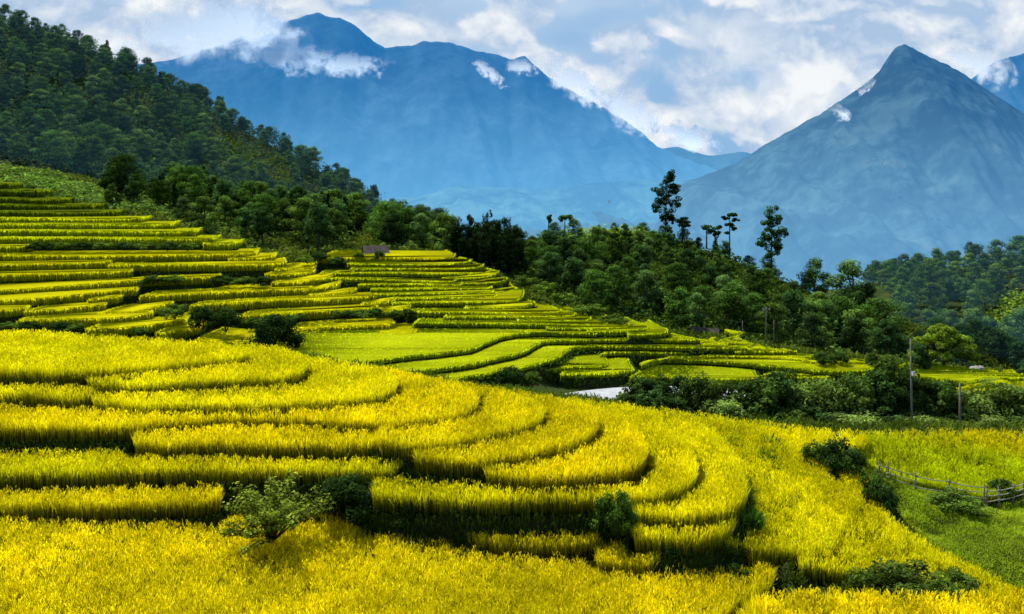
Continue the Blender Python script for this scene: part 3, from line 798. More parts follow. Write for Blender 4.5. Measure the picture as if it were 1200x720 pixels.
# paddock and verge grass
def scatter_grass(name, label, polys, dens, col, h, wd, seedn, mat='grass'):
    rs = []
    for poly, Dlo, Dhi in polys:
        # world outline from pixel outline on the ground sheet
        W = []
        for px, py in poly:
            D = np.linspace(Dlo, Dhi, 200); z = np.array([gz_at((px - 600) * d / F, d) for d in D])
            e = z - (ZC - (py - HOR) * D / F); i = np.nonzero(e >= 0)[0]
            d = D[i[0]] if len(i) else Dhi
            W.append(((px - 600) * d / F, d))
        W = np.array(W); x0, y0 = W.min(0); x1, y1 = W.max(0)
        N = int((x1 - x0) * (y1 - y0) * dens); Q = np.column_stack([rng.uniform(x0, x1, N), rng.uniform(y0, y1, N)])
        Q = Q[inside(Q, W)]
        und = np.zeros(len(Q), bool)
        for p in plots: und |= inside(Q, p['W']) if not p['far'] else False
        Q = Q[~und]; m = len(Q)
        if not m: continue
        z = np.array([gz_at(a, b) for a, b in Q]) - .02
        n1 = fbm2(Q[:, 0], Q[:, 1], .45, 4, seedn)[:, None]; n2 = fbm2(Q[:, 0], Q[:, 1], 1.7, 3, seedn + 1)[:, None]
        cc = np.array(col[0]) * (.5 - .5 * n1) + np.array(col[1]) * (.5 + .5 * n1)
        cc = np.clip(cc * (1 + .5 * n2) * rng.uniform(.6, 1.3, m)[:, None], .005, 1)
        hg = rng.uniform(.4, 1.2, m) * h * (1 + .6 * n2[:, 0])
        rs.append(blades(np.column_stack([Q, z]), hg, rng.uniform(.6, 1.4, m) * wd, hg * rng.uniform(.2, .9, m), cc * .75, cc))
    v, f, s, c = join(rs)
    o = link(name, np_mesh(name, v, f, s, M[mat], c)); tag(o, label, 'grass', kind='stuff'); return o
scatter_grass('grass', 'short grazed grass of the paddock below the fence', [([(1030, 553), (1073, 563), (1153, 580), (1240, 575), (1480, 565), (1480, 720), (1140, 690), (1030, 590)], 26, 40)], 900,
              ((.28, .42, .02), (.56, .64, .04)), .14, .02, 40)
scatter_grass('verge_grass', 'rough grass on the verges and in the hollows of the spur', [
    ([(240, 545), (480, 545), (740, 580), (900, 590), (1000, 650), (1100, 660), (1090, 690), (860, 680), (700, 625), (430, 615), (240, 600)], 22, 34),
    ([(880, 652), (1010, 652), (1090, 705), (980, 712), (880, 705)], 22, 30),
    ([(930, 520), (1010, 505), (1050, 560), (1050, 600), (1000, 570), (940, 545)], 28, 40)], 240, ((.06, .10, .012), (.17, .23, .018)), .34, .035, 50)

def meadow(label, x0, x1, y0, y1, dens, h, wd, col, seedn):
    N = int((x1 - x0) * (y1 - y0) * dens); Q = np.column_stack([rng.uniform(x0, x1, N), rng.uniform(y0, y1, N)])
    und = np.abs(Q[:, 0]) > .64 * Q[:, 1]
    for p in plots: und |= inside(Q, p['W'])
    Q = Q[~und]; m = len(Q); z = np.array([gz_at(a, b) for a, b in Q]) - .04
    n1 = fbm2(Q[:, 0], Q[:, 1], .12, 4, seedn)[:, None]; n2 = fbm2(Q[:, 0], Q[:, 1], .6, 3, seedn + 1)[:, None]
    cc = np.array(col[0]) * (.5 - .5 * n1) + np.array(col[1]) * (.5 + .5 * n1); cc = np.clip(cc * (1 + .6 * n2) * rng.uniform(.6, 1.35, m)[:, None], .005, 1)
    hg = rng.uniform(.4, 1.2, m) * h * (1 + .6 * n2[:, 0])
    v, f, s, c = blades(np.column_stack([Q, z]), hg, rng.uniform(.6, 1.4, m) * wd, hg * rng.uniform(.2, .9, m), cc * .55, cc)
    o = link('meadow_grass', np_mesh('meadow_grass', v, f, s, M['grass'], c)); tag(o, label, 'grass', kind='stuff')
meadow('tall weeds on the strip between the near rice and the roadside hedge', -12, 42, 37, 60, 40, .55, .06, ((.06, .11, .014), (.17, .23, .03)), 71)
meadow('rough grass on the slope beyond the umbrella-shaped tree', 24, 95, 88, 165, 7, .9, .28, ((.06, .10, .016), (.17, .22, .03)), 73)
meadow('rough grass on the slope above the left rice hillside', -110, -22, 118, 200, 7, .8, .25, ((.08, .12, .018), (.22, .26, .05)), 75)
meadow('rough grass behind the knoll', -36, 40, 100, 150, 8, .7, .22, ((.07, .12, .016), (.18, .24, .03)), 77)

# ------------------------------------------------------------------ plants
def leaves(clumps, size, seed, c0, c1, up=.5, asp=.55, flat=0.0):
    """clumps: (cx,cy,cz, rx,ry,rz, n[, shade]) -> leaf-shaped faces gathered in clumps"""
    r = np.random.default_rng(seed); VV = []; CC = []
    for cl in clumps:
        cx, cy, cz, rx, ry, rz, n = cl[:7]; sh = cl[7] if len(cl) > 7 else 1.0
        n = int(n)
        d = r.normal(0, 1, (n, 3)); d /= np.linalg.norm(d, axis=1)[:, None]
        rad = r.uniform(.45, 1.08, n) ** .6
        c = d * rad[:, None] * np.array([rx, ry, rz]) + np.array([cx, cy, cz])
        nm = d * .75 + np.array([0, 0, up]) + r.normal(0, .45, (n, 3)); nm /= np.linalg.norm(nm, axis=1)[:, None]
        a = np.cross(nm, r.normal(0, 1, (n, 3))); a /= np.maximum(np.linalg.norm(a, axis=1), 1e-6)[:, None]; b = np.cross(nm, a)
        s = size * r.uniform(.6, 1.35, n)[:, None]
        q = np.stack([c - a * s, c + b * s * asp, c + a * s, c - b * s * asp], 1)
        VV.append(q.reshape(-1, 3))
        t = r.uniform(0, 1, n)[:, None]
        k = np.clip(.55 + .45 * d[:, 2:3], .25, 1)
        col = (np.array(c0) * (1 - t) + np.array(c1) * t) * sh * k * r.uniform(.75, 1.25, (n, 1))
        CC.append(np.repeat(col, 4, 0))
    V = np.vstack(VV); nq = len(V) // 4
    return V, np.arange(len(V)), np.full(nq, 4), np.vstack(CC)

def leaf_mesh(name, data, mat): return np_mesh(name, data[0], data[1], data[2], mat, data[3])

def trunk_mesh(name, limbs, mat):
    mb = MB()
    for pts, rad in limbs: mb.tube(pts, rad, 7)
    me = bpy.data.meshes.new(name); me.from_pydata(mb.v, [], mb.f); me.update(); me.materials.append(mat)
    me.polygons.foreach_set('use_smooth', [True] * len(me.polygons)); return me

G0, G1 = (.040, .085, .016), (.13, .185, .034)
def broadleaf(seed, H=9.0, wid=1.0, size=.20, c0=G0, c1=G1, nl=115, base=.22, mat='leaf'):
    r = random.Random(seed); limbs = [([(0, 0, -.5), (r.uniform(-.1, .1), r.uniform(-.1, .1), H * .3), (r.uniform(-.3, .3), r.uniform(-.3, .3), H * .62), (0, 0, H * .8)], [.24, .19, .11, .04])]
    cl = []
    for k in range(36):
        t = r.uniform(base, .96); R = H * .30 * wid * math.sin(math.pi * min(1, (t - base) / (1 - base) * .78 + .2)) ** .8
        a = r.uniform(0, 6.283); rr = R * math.sqrt(r.uniform(.1, 1))
        rad = H * r.uniform(.085, .15)
        c = (rr * math.cos(a), rr * math.sin(a), H * t)
        cl.append((*c, rad * wid, rad * wid, rad * .8, nl, r.uniform(.6, 1.35)))
        if k < 7: limbs.append(([(0, 0, H * t * .55), tuple(.6 * q for q in c[:2]) + (H * t * .85,), c], [.10, .06, .02]))
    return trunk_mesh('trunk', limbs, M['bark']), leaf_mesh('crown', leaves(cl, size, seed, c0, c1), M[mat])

def conifer(seed, H=10, size=.28, mat='leaf', c0=(.022, .055, .02), c1=(.065, .11, .035), wid=.17):
    r = random.Random(seed); cl = []
    for k in range(34):
        t = .10 + .88 * k / 33; R = H * wid * (1 - t) ** .75 + .15
        for q in range(2 if k < 26 else 1):
            a = r.uniform(0, 6.283); rr = R * r.uniform(.35, 1)
            cl.append((rr * math.cos(a), rr * math.sin(a), H * t - rr * .18, R * .5 + .15, R * .5 + .15, .28, 40, r.uniform(.6, 1.3)))
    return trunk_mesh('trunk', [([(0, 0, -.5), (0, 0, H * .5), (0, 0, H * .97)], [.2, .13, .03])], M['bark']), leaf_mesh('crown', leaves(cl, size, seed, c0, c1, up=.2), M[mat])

def tall_pine(seed, H, clumps, bend=(0, 0), mat='leaf', size=.17, nl=70):
    """clumps: (dx, height fraction, rx, rz) as read from the photo"""
    r = random.Random(seed); cl = []
    trunk = [(0, 0, -.6), (bend[0] * .2, 0, H * .35), (bend[0] * .6, 0, H * .7), (bend[0], 0, H * .98)]
    limbs = [(trunk, [.17, .13, .09, .03])]
    for dx, t, rx, rz in clumps:
        dy = r.uniform(-.4, .4) * rx
        for q in range(5):
            a_, b_, c_ = r.uniform(-.75, .75), r.uniform(-.75, .75), r.uniform(-.8, .8); sz_ = r.uniform(.35, .7)
            cl.append((dx + a_ * rx * 1.15, dy + b_ * rx, H * t + c_ * rz * 1.6, rx * sz_ * 1.1, rx * sz_ * 1.1, rz * sz_ * 1.3, nl * 1.4 * rx, r.uniform(.6, 1.4)))
        cl.append((dx + r.uniform(-.4, .4) * rx, dy + r.uniform(-.6, .6) * rx, H * t + r.uniform(-.3, .4) * rz, rx * .8, rx * .8, rz * .9, nl * 1.2 * rx, r.uniform(.7, 1.4)))
        tx = bend[0] * t
        limbs.append(([(tx, 0, H * (t - .05)), ((dx + tx) / 2, dy / 2, H * (t - .02)), (dx, dy, H * t)], [.05, .035, .012]))
    return trunk_mesh('trunk', limbs, M['bark']), leaf_mesh('crown', leaves(cl, size, seed, (.025, .065, .018), (.08, .13, .03), up=.3), M[mat])

def bamboo(seed, H=8, size=.24):
    r = random.Random(seed); limbs = []; cl = []
    for k in range(9):
        a = r.uniform(0, 6.283); R = r.uniform(.5, 1.6); h = H * r.uniform(.65, 1.0); ox, oy = R * math.cos(a), R * math.sin(a)
        pts = []
        for i in range(6):
            t = i / 5; b = .4 * t ** 2.2 * R * 1.1
            pts.append((ox * .3 + ox * .9 * t * .6 + math.cos(a) * b, oy * .3 + oy * .9 * t * .6 + math.sin(a) * b, h * (t - .10 * t ** 4)))
        limbs.append((pts, [.05, .045, .04, .03, .02, .01]))
        for i in range(10):
            t = r.uniform(.12, 1.0); s = min(int(t * 5), 4); f = t * 5 - s
            c = [pts[s][q] * (1 - f) + pts[s + 1][q] * f for q in range(3)]
            w = .62 * (1.0 if t < .8 else .75)
            cl.append((c[0] + r.uniform(-.3, .3), c[1] + r.uniform(-.3, .3), c[2], w, w, .5, 34, r.uniform(.5, 1.2)))
    return trunk_mesh('culms', limbs, M['bark']), leaf_mesh('crown', leaves(cl, size, seed, (.02, .05, .012), (.06, .095, .022), up=.0, asp=.35), M['leaf_dark'])

def shrub(seed, R=1.2, H=1.6, size=.09, n=22, nl=60, c0=G0, c1=G1, mat='leaf_near', asp=.5):
    r = random.Random(seed); cl = []; limbs = []
    for k in range(n):
        a = r.uniform(0, 6.283); el = r.uniform(.02, 1); rr = R * math.sqrt(r.uniform(.02, 1)) * (1 - .35 * el)
        c = (rr * math.cos(a), rr * math.sin(a), H * (.12 + .80 * el * (1 - .35 * (rr / R) ** 2)))
        rad = R * r.uniform(.2, .36)
        cl.append((*c, rad, rad, rad * .8, nl * 2.2, r.uniform(.55, 1.4)))
        if k < 8: limbs.append(([(0, 0, -.2), (c[0] * .4, c[1] * .4, c[2] * .6), c], [.035, .022, .008]))
    return trunk_mesh('stems', limbs, M['bark']), leaf_mesh('foliage', leaves(cl, size * .68, seed, c0, c1, asp=asp), M[mat])

def put_tree(name, meshes, loc, label, cat, group=None, scale=1.0, rz=0.0, pn=('trunk', 'crown')):
    e = empty(name, loc, rz, scale); tag(e, label, cat, group)
    for me, nm in zip(meshes, pn): link(nm, me, e)
    return e
def copy_tree(src, loc, scale, rz, label=None, group=None):
    c = src.copy(); COL.objects.link(c); c.location = loc; c.scale = (scale[0], scale[0], scale[1]) if hasattr(scale, '__len__') else (scale,) * 3; c.rotation_euler = (0, 0, rz)
    if label: c['label'] = label
    if group: c['group'] = group
    for ch in src.children:
        d = ch.copy(); COL.objects.link(d); d.parent = c
    return c

def zone_D(zone):
    P = np.array([z[:2] for z in zone], float) / 100; d = np.array([z[2] for z in zone], float); w = rbf_fit(P, d)
    return lambda x, y: float(-np.linalg.norm(P - np.array([x, y]) / 100, axis=1) @ w[:-1] + w[-1])

def swap_mat(pair, mat):
    out = []
    for i, me in enumerate(pair):
        if i == 1: me = me.copy(); me.materials[0] = M[mat]
        out.append(me)
    return tuple(out)

def forest(zone, poly, protos, step, label, name, cat, group, hpx, single=True, jit=.45, mind=None, weights=None, seed=1, avoid=None):
    """trees rooted over a hillside; step gives the spacing in metres"""
    r = random.Random(seed); zd = zone_D(zone); P = np.array(poly, float)
    x0, y0 = P.min(0); x1, y1 = P.max(0); pts = []
    tries = 0
    while tries < 9000:
        tries += 1
        x, y = r.uniform(x0, x1), r.uniform(y0, y1)
        if not inside(np.array([[x, y]]), P)[0]: continue
        if avoid is not None and inside(np.array([[x, y]]), np.array(avoid, float))[0]: continue
        D = zd(x, y); X, Y = (x - 600) * D / F, D
        s = step * r.uniform(.8, 1.25)
        if any((X - a) ** 2 + ((Y - b) * .75) ** 2 < s * s for a, b, *_ in pts): continue
        pts.append((X, Y, x, y))
    pts.sort(key=lambda q: q[1])
    srcs = {}
    n = 0
    for X, Y, x, y in pts:
        i = r.choices(range(len(protos)), weights)[0]; pr = protos[i]
        z = gz_at(X, Y) - .2
        sc = r.uniform(*hpx); sx = sc * r.uniform(.9, 1.15)
        if single:
            nm = name if len(pr) < 3 else pr[2]
            if i not in srcs:
                o = link(nm, pr[1]); srcs[i] = o
            else:
                o = srcs[i].copy(); COL.objects.link(o)
            o.location = (X, Y, z); o.scale = (sx, sx, sc); o.rotation_euler = (0, 0, r.uniform(0, 6.28)); tag(o, label[i] if isinstance(label, list) else label, cat, group)
        else:
            nm = name if len(pr) < 3 else pr[2]
            if i not in srcs:
                srcs[i] = put_tree(nm, pr[:2], (X, Y, z), label[i] if isinstance(label, list) else label, cat, group, (sx, sx, sc), r.uniform(0, 6.28))
            else: copy_tree(srcs[i], (X, Y, z), (sx, sc), r.uniform(0, 6.28), label[i] if isinstance(label, list) else label)
        n += 1
    return n

def undergrowth(zone, poly, n, size, label, mat, c0=G0, c1=G1, seed=3, lift=.6):
    """low leafy cover over the ground between the trunks"""
    r = np.random.default_rng(seed); zd = zone_D(zone); P = np.array(poly, float); cl = []
    Q = np.column_stack([r.uniform(P[:, 0].min(), P[:, 0].max(), n * 3), r.uniform(P[:, 1].min(), P[:, 1].max(), n * 3)])
    Q = Q[inside(Q, P)][:n]
    for x, y in Q:
        D = zd(x, y); X = (x - 600) * D / F; s = r.uniform(.7, 1.5) * lift * 2
        cl.append((X, D, gz_at(X, D) + lift * .5, s * 1.4, s * 1.4, s * .7, 16, r.uniform(.6, 1.3)))
    o = link('undergrowth', leaf_mesh('undergrowth', leaves(cl, size, seed, c0, c1), M[mat])); tag(o, label, 'undergrowth', kind='stuff'); return o

BL = [broadleaf(s, 9, w, c0=a, c1=b) for s, w, a, b in ((1, 1.0, G0, G1), (2, 1.25, (.06, .105, .02), (.17, .22, .045)), (3, .9, (.028, .066, .02), (.085, .13, .04)), (4, 1.1, (.045, .085, .028), (.13, .175, .05)), (5, 1.4, G0, (.10, .16, .03)))]
CF = [conifer(11, 10), conifer(12, 9, wid=.22)]
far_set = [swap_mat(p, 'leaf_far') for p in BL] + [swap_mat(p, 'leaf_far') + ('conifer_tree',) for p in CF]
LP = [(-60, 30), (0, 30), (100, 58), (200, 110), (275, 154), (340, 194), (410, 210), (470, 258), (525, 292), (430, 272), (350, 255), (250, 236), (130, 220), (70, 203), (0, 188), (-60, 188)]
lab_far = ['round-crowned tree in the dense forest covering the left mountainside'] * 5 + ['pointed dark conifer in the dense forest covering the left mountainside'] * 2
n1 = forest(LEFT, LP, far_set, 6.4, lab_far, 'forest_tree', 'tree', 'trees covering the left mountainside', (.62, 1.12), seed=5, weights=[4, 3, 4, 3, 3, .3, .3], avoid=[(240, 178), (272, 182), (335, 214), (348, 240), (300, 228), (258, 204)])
undergrowth(LEFT, LP, 3000, .6, 'leafy undergrowth between the trees of the left mountainside', 'leaf_far', seed=4, lift=2.0, c0=(.018, .045, .014), c1=(.06, .095, .03))
MP = [(122, 232), (235, 240), (330, 262), (430, 276), (522, 284), (524, 299), (460, 297), (380, 299), (305, 297), (230, 272), (130, 245)]
lab_mid = ['leafy tree in the wood between the left rice hillside and the mountain'] * 5 + ['dark pointed conifer in the wood between the left rice hillside and the mountain'] * 2
mid_set = list(BL) + [p + ('conifer_tree',) for p in CF]
n2 = forest(MID, MP, mid_set, 4.2, lab_mid, 'woodland_tree', 'tree', 'trees of the wood behind the left rice hillside', (.45, .85), single=False, seed=8, weights=[4, 2, 4, 3, 3, 3, 3])
undergrowth(MID, [(-20, 196), (60, 205), (130, 225), (235, 235), (330, 262), (430, 276), (522, 284), (524, 299), (380, 299), (305, 299), (230, 274), (130, 250), (60, 234), (0, 218), (-20, 216)], 2600, .3,
            'bushy undergrowth along the top of the left rice hillside', 'leaf', seed=6, lift=.55, c0=(.06, .10, .018), c1=(.18, .23, .05))
RP = [(600, 300), (640, 280), (700, 277), (780, 279), (850, 302), (900, 327), (960, 352), (1020, 374), (1068, 402), (1072, 424), (1020, 422), (960, 416), (870, 403), (780, 385), (700, 368), (650, 346), (606, 326)]
lab_r = ['leafy tree on the wooded ridge in the middle'] * 5 + ['dark pointed conifer on the wooded ridge in the middle'] * 2
RU = [(600, 298), (640, 281), (700, 279), (780, 281), (850, 304), (900, 329), (960, 354), (1020, 376), (1012, 390), (930, 360), (850, 334), (760, 316), (650, 310)]
RL = [(604, 306), (650, 312), (760, 318), (850, 336), (930, 362), (1012, 392), (1068, 404), (1072, 424), (1020, 422), (960, 416), (870, 403), (780, 385), (700, 368), (650, 346), (606, 326)]
n3 = forest(RIDGE, RU, mid_set, 3.7, lab_r, 'ridge_tree', 'tree', 'trees of the wooded ridge', (.26, .46), single=False, seed=15, weights=[4, 3, 4, 3, 3, .4, .4])
n3 += forest(RIDGE, RL, mid_set, 4.3, lab_r, 'ridge_tree', 'tree', 'trees of the wooded ridge', (.38, .70), single=False, seed=17, weights=[4, 2, 5, 3, 3, 1, 1])
undergrowth(RIDGE, RP, 1500, .32, 'bushy undergrowth covering the wooded ridge', 'leaf', seed=16, lift=.6)
HP = [(1015, 345), (1060, 334), (1100, 322), (1200, 303), (1260, 296), (1260, 440), (1200, 438), (1140, 430), (1085, 412), (1062, 390), (1030, 362)]
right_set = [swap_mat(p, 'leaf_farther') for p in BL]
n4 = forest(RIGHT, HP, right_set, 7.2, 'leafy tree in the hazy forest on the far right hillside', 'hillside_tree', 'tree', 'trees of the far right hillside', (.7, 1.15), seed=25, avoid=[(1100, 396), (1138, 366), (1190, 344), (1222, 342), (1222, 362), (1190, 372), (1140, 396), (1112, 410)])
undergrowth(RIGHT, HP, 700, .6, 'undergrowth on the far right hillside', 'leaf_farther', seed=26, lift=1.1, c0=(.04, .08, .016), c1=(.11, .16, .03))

undergrowth(LEFT, [(243, 182), (270, 186), (330, 214), (345, 236), (300, 224), (262, 200)], 160, .5, 'sunlit light green clearing on the lower left mountainside', 'leaf', seed=61, lift=.9, c0=(.12, .18, .03), c1=(.30, .36, .06))  # sunlight on the clearing is put into its paler leaf colours
undergrowth(RIDGE, [(660, 282), (700, 277), (760, 280), (750, 287), (690, 286)], 130, .3, 'sunlit yellow-green scrub on top of the wooded ridge', 'leaf', seed=62, lift=1.0, c0=(.14, .18, .02), c1=(.36, .38, .04))  # brighter scrub colours carry the sun on the ridge top
undergrowth(RIGHT, [(1105, 392), (1140, 372), (1190, 352), (1215, 350), (1190, 368), (1140, 388), (1112, 402)], 420, .5, 'sunlit grassy slope between the trees of the far right hillside', 'leaf', seed=63, lift=1.3, c0=(.20, .28, .03), c1=(.40, .48, .06))  # sunny look of this slope comes from its bright leaf colours
KEDGE = [(535, 300, 116), (600, 325, 109), (650, 345, 103), (700, 365, 98), (790, 392, 92), (870, 406, 90), (590, 340, 106), (640, 356, 102), (700, 378, 97), (790, 399, 90)]
undergrowth(KEDGE, [(533, 301), (600, 323), (650, 343), (700, 363), (760, 384), (760, 392), (700, 376), (640, 354), (590, 336)], 300, .2, 'bright weedy growth along the edge of the knoll terraces', 'leaf', seed=64, lift=.45, c0=(.10, .17, .02), c1=(.24, .33, .04))
HEDG = [(600, 478, 46), (700, 480, 48), (1000, 503, 50), (1200, 505, 52), (1300, 505, 52), (720, 460, 66), (1000, 470, 63), (1200, 475, 63), (1300, 475, 64)]
undergrowth(HEDG, [(735, 466), (750, 458), (1000, 468), (1300, 474), (1300, 506), (1200, 505), (1000, 504), (860, 492), (740, 480)], 900, .13, 'rough weeds and low scrub under the roadside hedge', 'leaf', seed=65, lift=.45, c0=(.05, .09, .015), c1=(.16, .22, .035))
def spot(px, py, D, dz=0):
    X, Y = (px - 600) * D / F, D
    return (X, Y, gz_at(X, Y) + dz)
def pix_height(px, py_top, D):
    X = (px - 600) * D / F; return (ZC - (py_top - HOR) * D / F) - gz_at(X, D)

# tall pines standing above the ridge
def pine_at(px, base, top, D, seed, cl, label, bend=0):
    H = (base - top) * D / F; q = at(px, base, D); g_ = gz_at(q[0], q[1]); ext = q[2] - g_
    m = D / F
    cl = [((cx - px) * m, (base - cy) / (base - top), rx * m, rz * m) for cx, cy, rx, rz in cl]
    put_tree('pine_tree', tall_pine(seed, H, cl, (bend * m, 0)), (q[0], q[1], q[2]), label, 'tree', 'tall pines on the ridge')
pine_at(780, 272, 202, 172, 51, [(784, 206, 5, 4), (780, 212, 8, 5), (788, 219, 9, 4), (775, 224, 8, 4), (790, 228, 7, 4), (770, 240, 7, 5), (782, 236, 6, 4), (793, 236, 4, 4), (768, 245, 5, 3), (784, 250, 6, 5), (778, 256, 5, 4), (786, 258, 4, 3)],
        'tallest lone pine standing clear on top of the ridge', 2)
pine_at(904, 318, 244, 164, 52, [(905, 250, 6, 5), (911, 257, 7, 5), (899, 262, 7, 4), (915, 270, 7, 5), (903, 273, 8, 5), (893, 285, 7, 5), (908, 286, 7, 5), (912, 293, 6, 5), (898, 279, 5, 4), (904, 300, 5, 4)],
        'tall dense pine on the right shoulder of the ridge', 1)
pine_at(855, 300, 249, 168, 53, [(856, 252, 6, 1.6), (850, 256, 4, 1.6), (862, 258, 4, 1.6), (854, 263, 5, 1.6), (860, 268, 3.5, 1.5), (852, 273, 3, 1.5)], 'thin spare pine with a flat top, between the two tall pines', 0)
pine_at(800, 282, 256, 170, 54, [(800, 259, 7, 2.5), (797, 263, 6, 3), (803, 264, 5, 2)], 'small flat-topped tree beside the tallest pine')
pine_at(828, 288, 264, 170, 55, [(826, 267, 5, 2.5), (833, 270, 5, 2.5), (842, 266, 4, 2), (840, 274, 5, 2.5)], 'low ragged tree on the ridge line left of the thin pine')
pine_at(662, 276, 252, 172, 56, [(662, 254, 6, 2), (668, 255, 5, 2), (657, 257, 3, 2)], 'small flat-crowned tree on the ridge beside the bamboo')
pine_at(643, 276, 252, 172, 57, [(643, 255, 3, 2.5), (645, 258, 3, 2)], 'slim little tree on the ridge right next to the bamboo grove')
# trees at the right end of the ridge
for i, (px, base, top, D, w, sd, lab) in enumerate([(955, 352, 303, 158, 1.1, 0, 'round tree rising over the right end of the ridge, left of its twin'), (998, 368, 306, 150, 1.2, 3, 'tall tree rising over the right end of the ridge, beside its twin'),
                                  (1015, 385, 330, 146, 1.0, 2, 'dark tree below the tall tree at the right end of the ridge'), (1035, 400, 350, 140, 1.3, 4, 'dark tree at the foot of the right end of the ridge'),
                                  (930, 395, 340, 118, 1.1, 2, 'dark tree standing behind the roadside poles'), (860, 388, 330, 122, 1.2, 0, 'large tree in the wood behind the small hut roof'),
                                  (760, 372, 318, 124, .9, 3, 'upright pale tree at the foot of the wooded ridge'), (700, 352, 308, 126, .9, 1, 'upright light tree on the lower slope of the wooded ridge')]):
    H = (base - top) * D / F; q = at(px, base, D)
    put_tree('broadleaf_tree', BL[sd], (q[0], q[1], gz_at(q[0], q[1]) - .1), lab, 'tree', None, (H / 9 * w, H / 9 * w, (top and (pix_height(px, top, D) / 9))), i * 1.3)
# big trees at the edge of the left wood
for i, (px, base, top, D, w, sd, lab) in enumerate([(143, 232, 181, 158, 1.1, 4, 'big spreading tree at the left end of the wood above the rice hillside'), (205, 232, 190, 170, 1.3, 2, 'dark spreading tree behind the wood above the rice hillside'),
                                  (222, 234, 195, 168, 1.2, 4, 'dark umbrella-crowned tree behind the wood above the rice hillside')]):
    put_tree('broadleaf_tree', BL[sd], (*at(px, base, D)[:2], gz_at(*at(px, base, D)[:2]) - .1), lab, 'tree', None, (.8 * w, .8 * w, pix_height(px, top, D) / 9), i)
for i, (px, top, D, sd, lab) in enumerate([(228, 236, 140, 0, 'dark triangular conifer just above the end of the rice strips'), (258, 208, 160, 0, 'slim black conifer in the middle of the wood'), (330, 212, 165, 1, 'pointed dark conifer near the sunny clearing'), (285, 206, 165, 1, 'dark conifer beside the slim black one')]):
    q = at(px, 260, D); put_tree('conifer_tree', CF[sd], (q[0], q[1], gz_at(q[0], q[1]) - .1), lab, 'tree', None, (pix_height(px, top, D) / 10 * .9,) * 2 + (pix_height(px, top, D) / 10,), i)

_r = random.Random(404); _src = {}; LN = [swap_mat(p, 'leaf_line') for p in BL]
for i in range(22):
    px = 1082 + i * 9.5 + _r.uniform(-4, 4); D = 124 + _r.uniform(0, 26) + max(0, (px - 1200) * .05); X, Y = (px - 600) * D / F, D; k = _r.choice([0, 2, 3, 4]); sc = _r.uniform(.40, .66)
    lb = 'dark leafy tree in the line behind the boulder and the green plots'
    if k not in _src: _src[k] = put_tree('field_edge_tree', LN[k], (X, Y, gz_at(X, Y) - .1), lb, 'tree', 'trees lining the far edge of the green plots', sc, i)
    else: copy_tree(_src[k], (X, Y, gz_at(X, Y) - .1), sc, i * 1.4)
# bamboo grove
BB = [bamboo(71), bamboo(72), bamboo(73)]
bsrc = []
for i, (px, top, D) in enumerate([(535, 250, 132), (548, 247, 134), (562, 246, 131), (578, 240, 134), (590, 249, 132), (602, 250, 136), (556, 262, 128), (572, 258, 128), (588, 262, 127), (543, 268, 128), (598, 268, 129), (566, 272, 126)]):
    q = at(px, 300, D); h = pix_height(px, top, D); loc = (q[0], q[1], gz_at(q[0], q[1]) - .1)
    if i < 3: bsrc.append(put_tree('bamboo_clump', BB[i], loc, 'tall dark clump of the bamboo grove', 'bamboo', 'bamboo grove right of the knoll', (h / 8 * .95, h / 8 * .95, h / 8), i, pn=('culms', 'crown')))
    else: copy_tree(bsrc[i % 3], loc, (h / 8 * .95, h / 8), i * 1.1)

# hedge along the road in front
SH = [shrub(81, 1.2, 1.7, .10, 30, 70), shrub(82, 1.3, 1.5, .10, 30, 70, (.06, .10, .018), (.18, .23, .045)), shrub(83, 1.1, 2.0, .09, 30, 70, (.025, .06, .016), (.075, .12, .03)), shrub(84, 1.2, 1.3, .11, 26, 60, (.08, .13, .022), (.24, .29, .07))]
hedge = [  # px, top y, D, width px, kind
    (748, 448, 66, 34, 0), (764, 448, 64, 36, 2), (790, 446, 64, 40, 2), (815, 448, 62, 40, 0), (835, 452, 60, 36, 1), (850, 472, 55, 46, 3), (868, 456, 60, 40, 2), (890, 448, 60, 44, 2),
    (912, 428, 61, 44, 2), (908, 442, 58, 56, 0), (940, 448, 60, 46, 3), (962, 446, 60, 48, 1), (985, 446, 60, 50, 1), (1010, 440, 60, 50, 0), (1006, 486, 52, 60, 3), (1035, 428, 60, 56, 2), (1050, 418, 61, 50, 0), (1062, 440, 58, 40, 2),
    (1075, 494, 52, 44, 3), (1095, 440, 60, 48, 2), (1110, 448, 58, 40, 0), (1118, 456, 62, 40, 2), (1140, 464, 60, 50, 3), (1165, 460, 62, 60, 1), (1195, 448, 60, 60, 1), (1160, 484, 55, 50, 3), (1200, 478, 55, 60, 0), (1105, 492, 53, 40, 1), (1230, 455, 60, 60, 1), (775, 462, 58, 50, 2), (955, 470, 56, 60, 2), (1025, 470, 56, 60, 2)]
ssrc = {}
HL = {0: 'mid green shrub in the tall roadside hedge', 1: 'leafy yellowish shrub in the tall roadside hedge', 2: 'dark green shrub in the tall roadside hedge', 3: 'pale green low shrub in the roadside hedge'}
for i, (px, top, D, w, k) in enumerate(hedge):
    D = 42.5 + (D - 42.5) * .28
    q = at(px, 490, D); z = gz_at(q[0], q[1]) - .1; h = max(pix_height(px, top, D), .6) * (1.25 if px < 870 else 1.0); sx = w * D / F / 1.6
    sc = (sx, sx, h / (1.7, 1.5, 2.0, 1.3)[k])
    if k not in ssrc: ssrc[k] = put_tree('roadside_shrub', SH[k], (q[0], q[1], z), HL[k], 'shrub', 'shrubs of the roadside hedge', sc, i, pn=('stems', 'foliage'))
    else: copy_tree(ssrc[k], (q[0], q[1], z), (sx, h / (1.7, 1.5, 2.0, 1.3)[k]), i * 1.7)

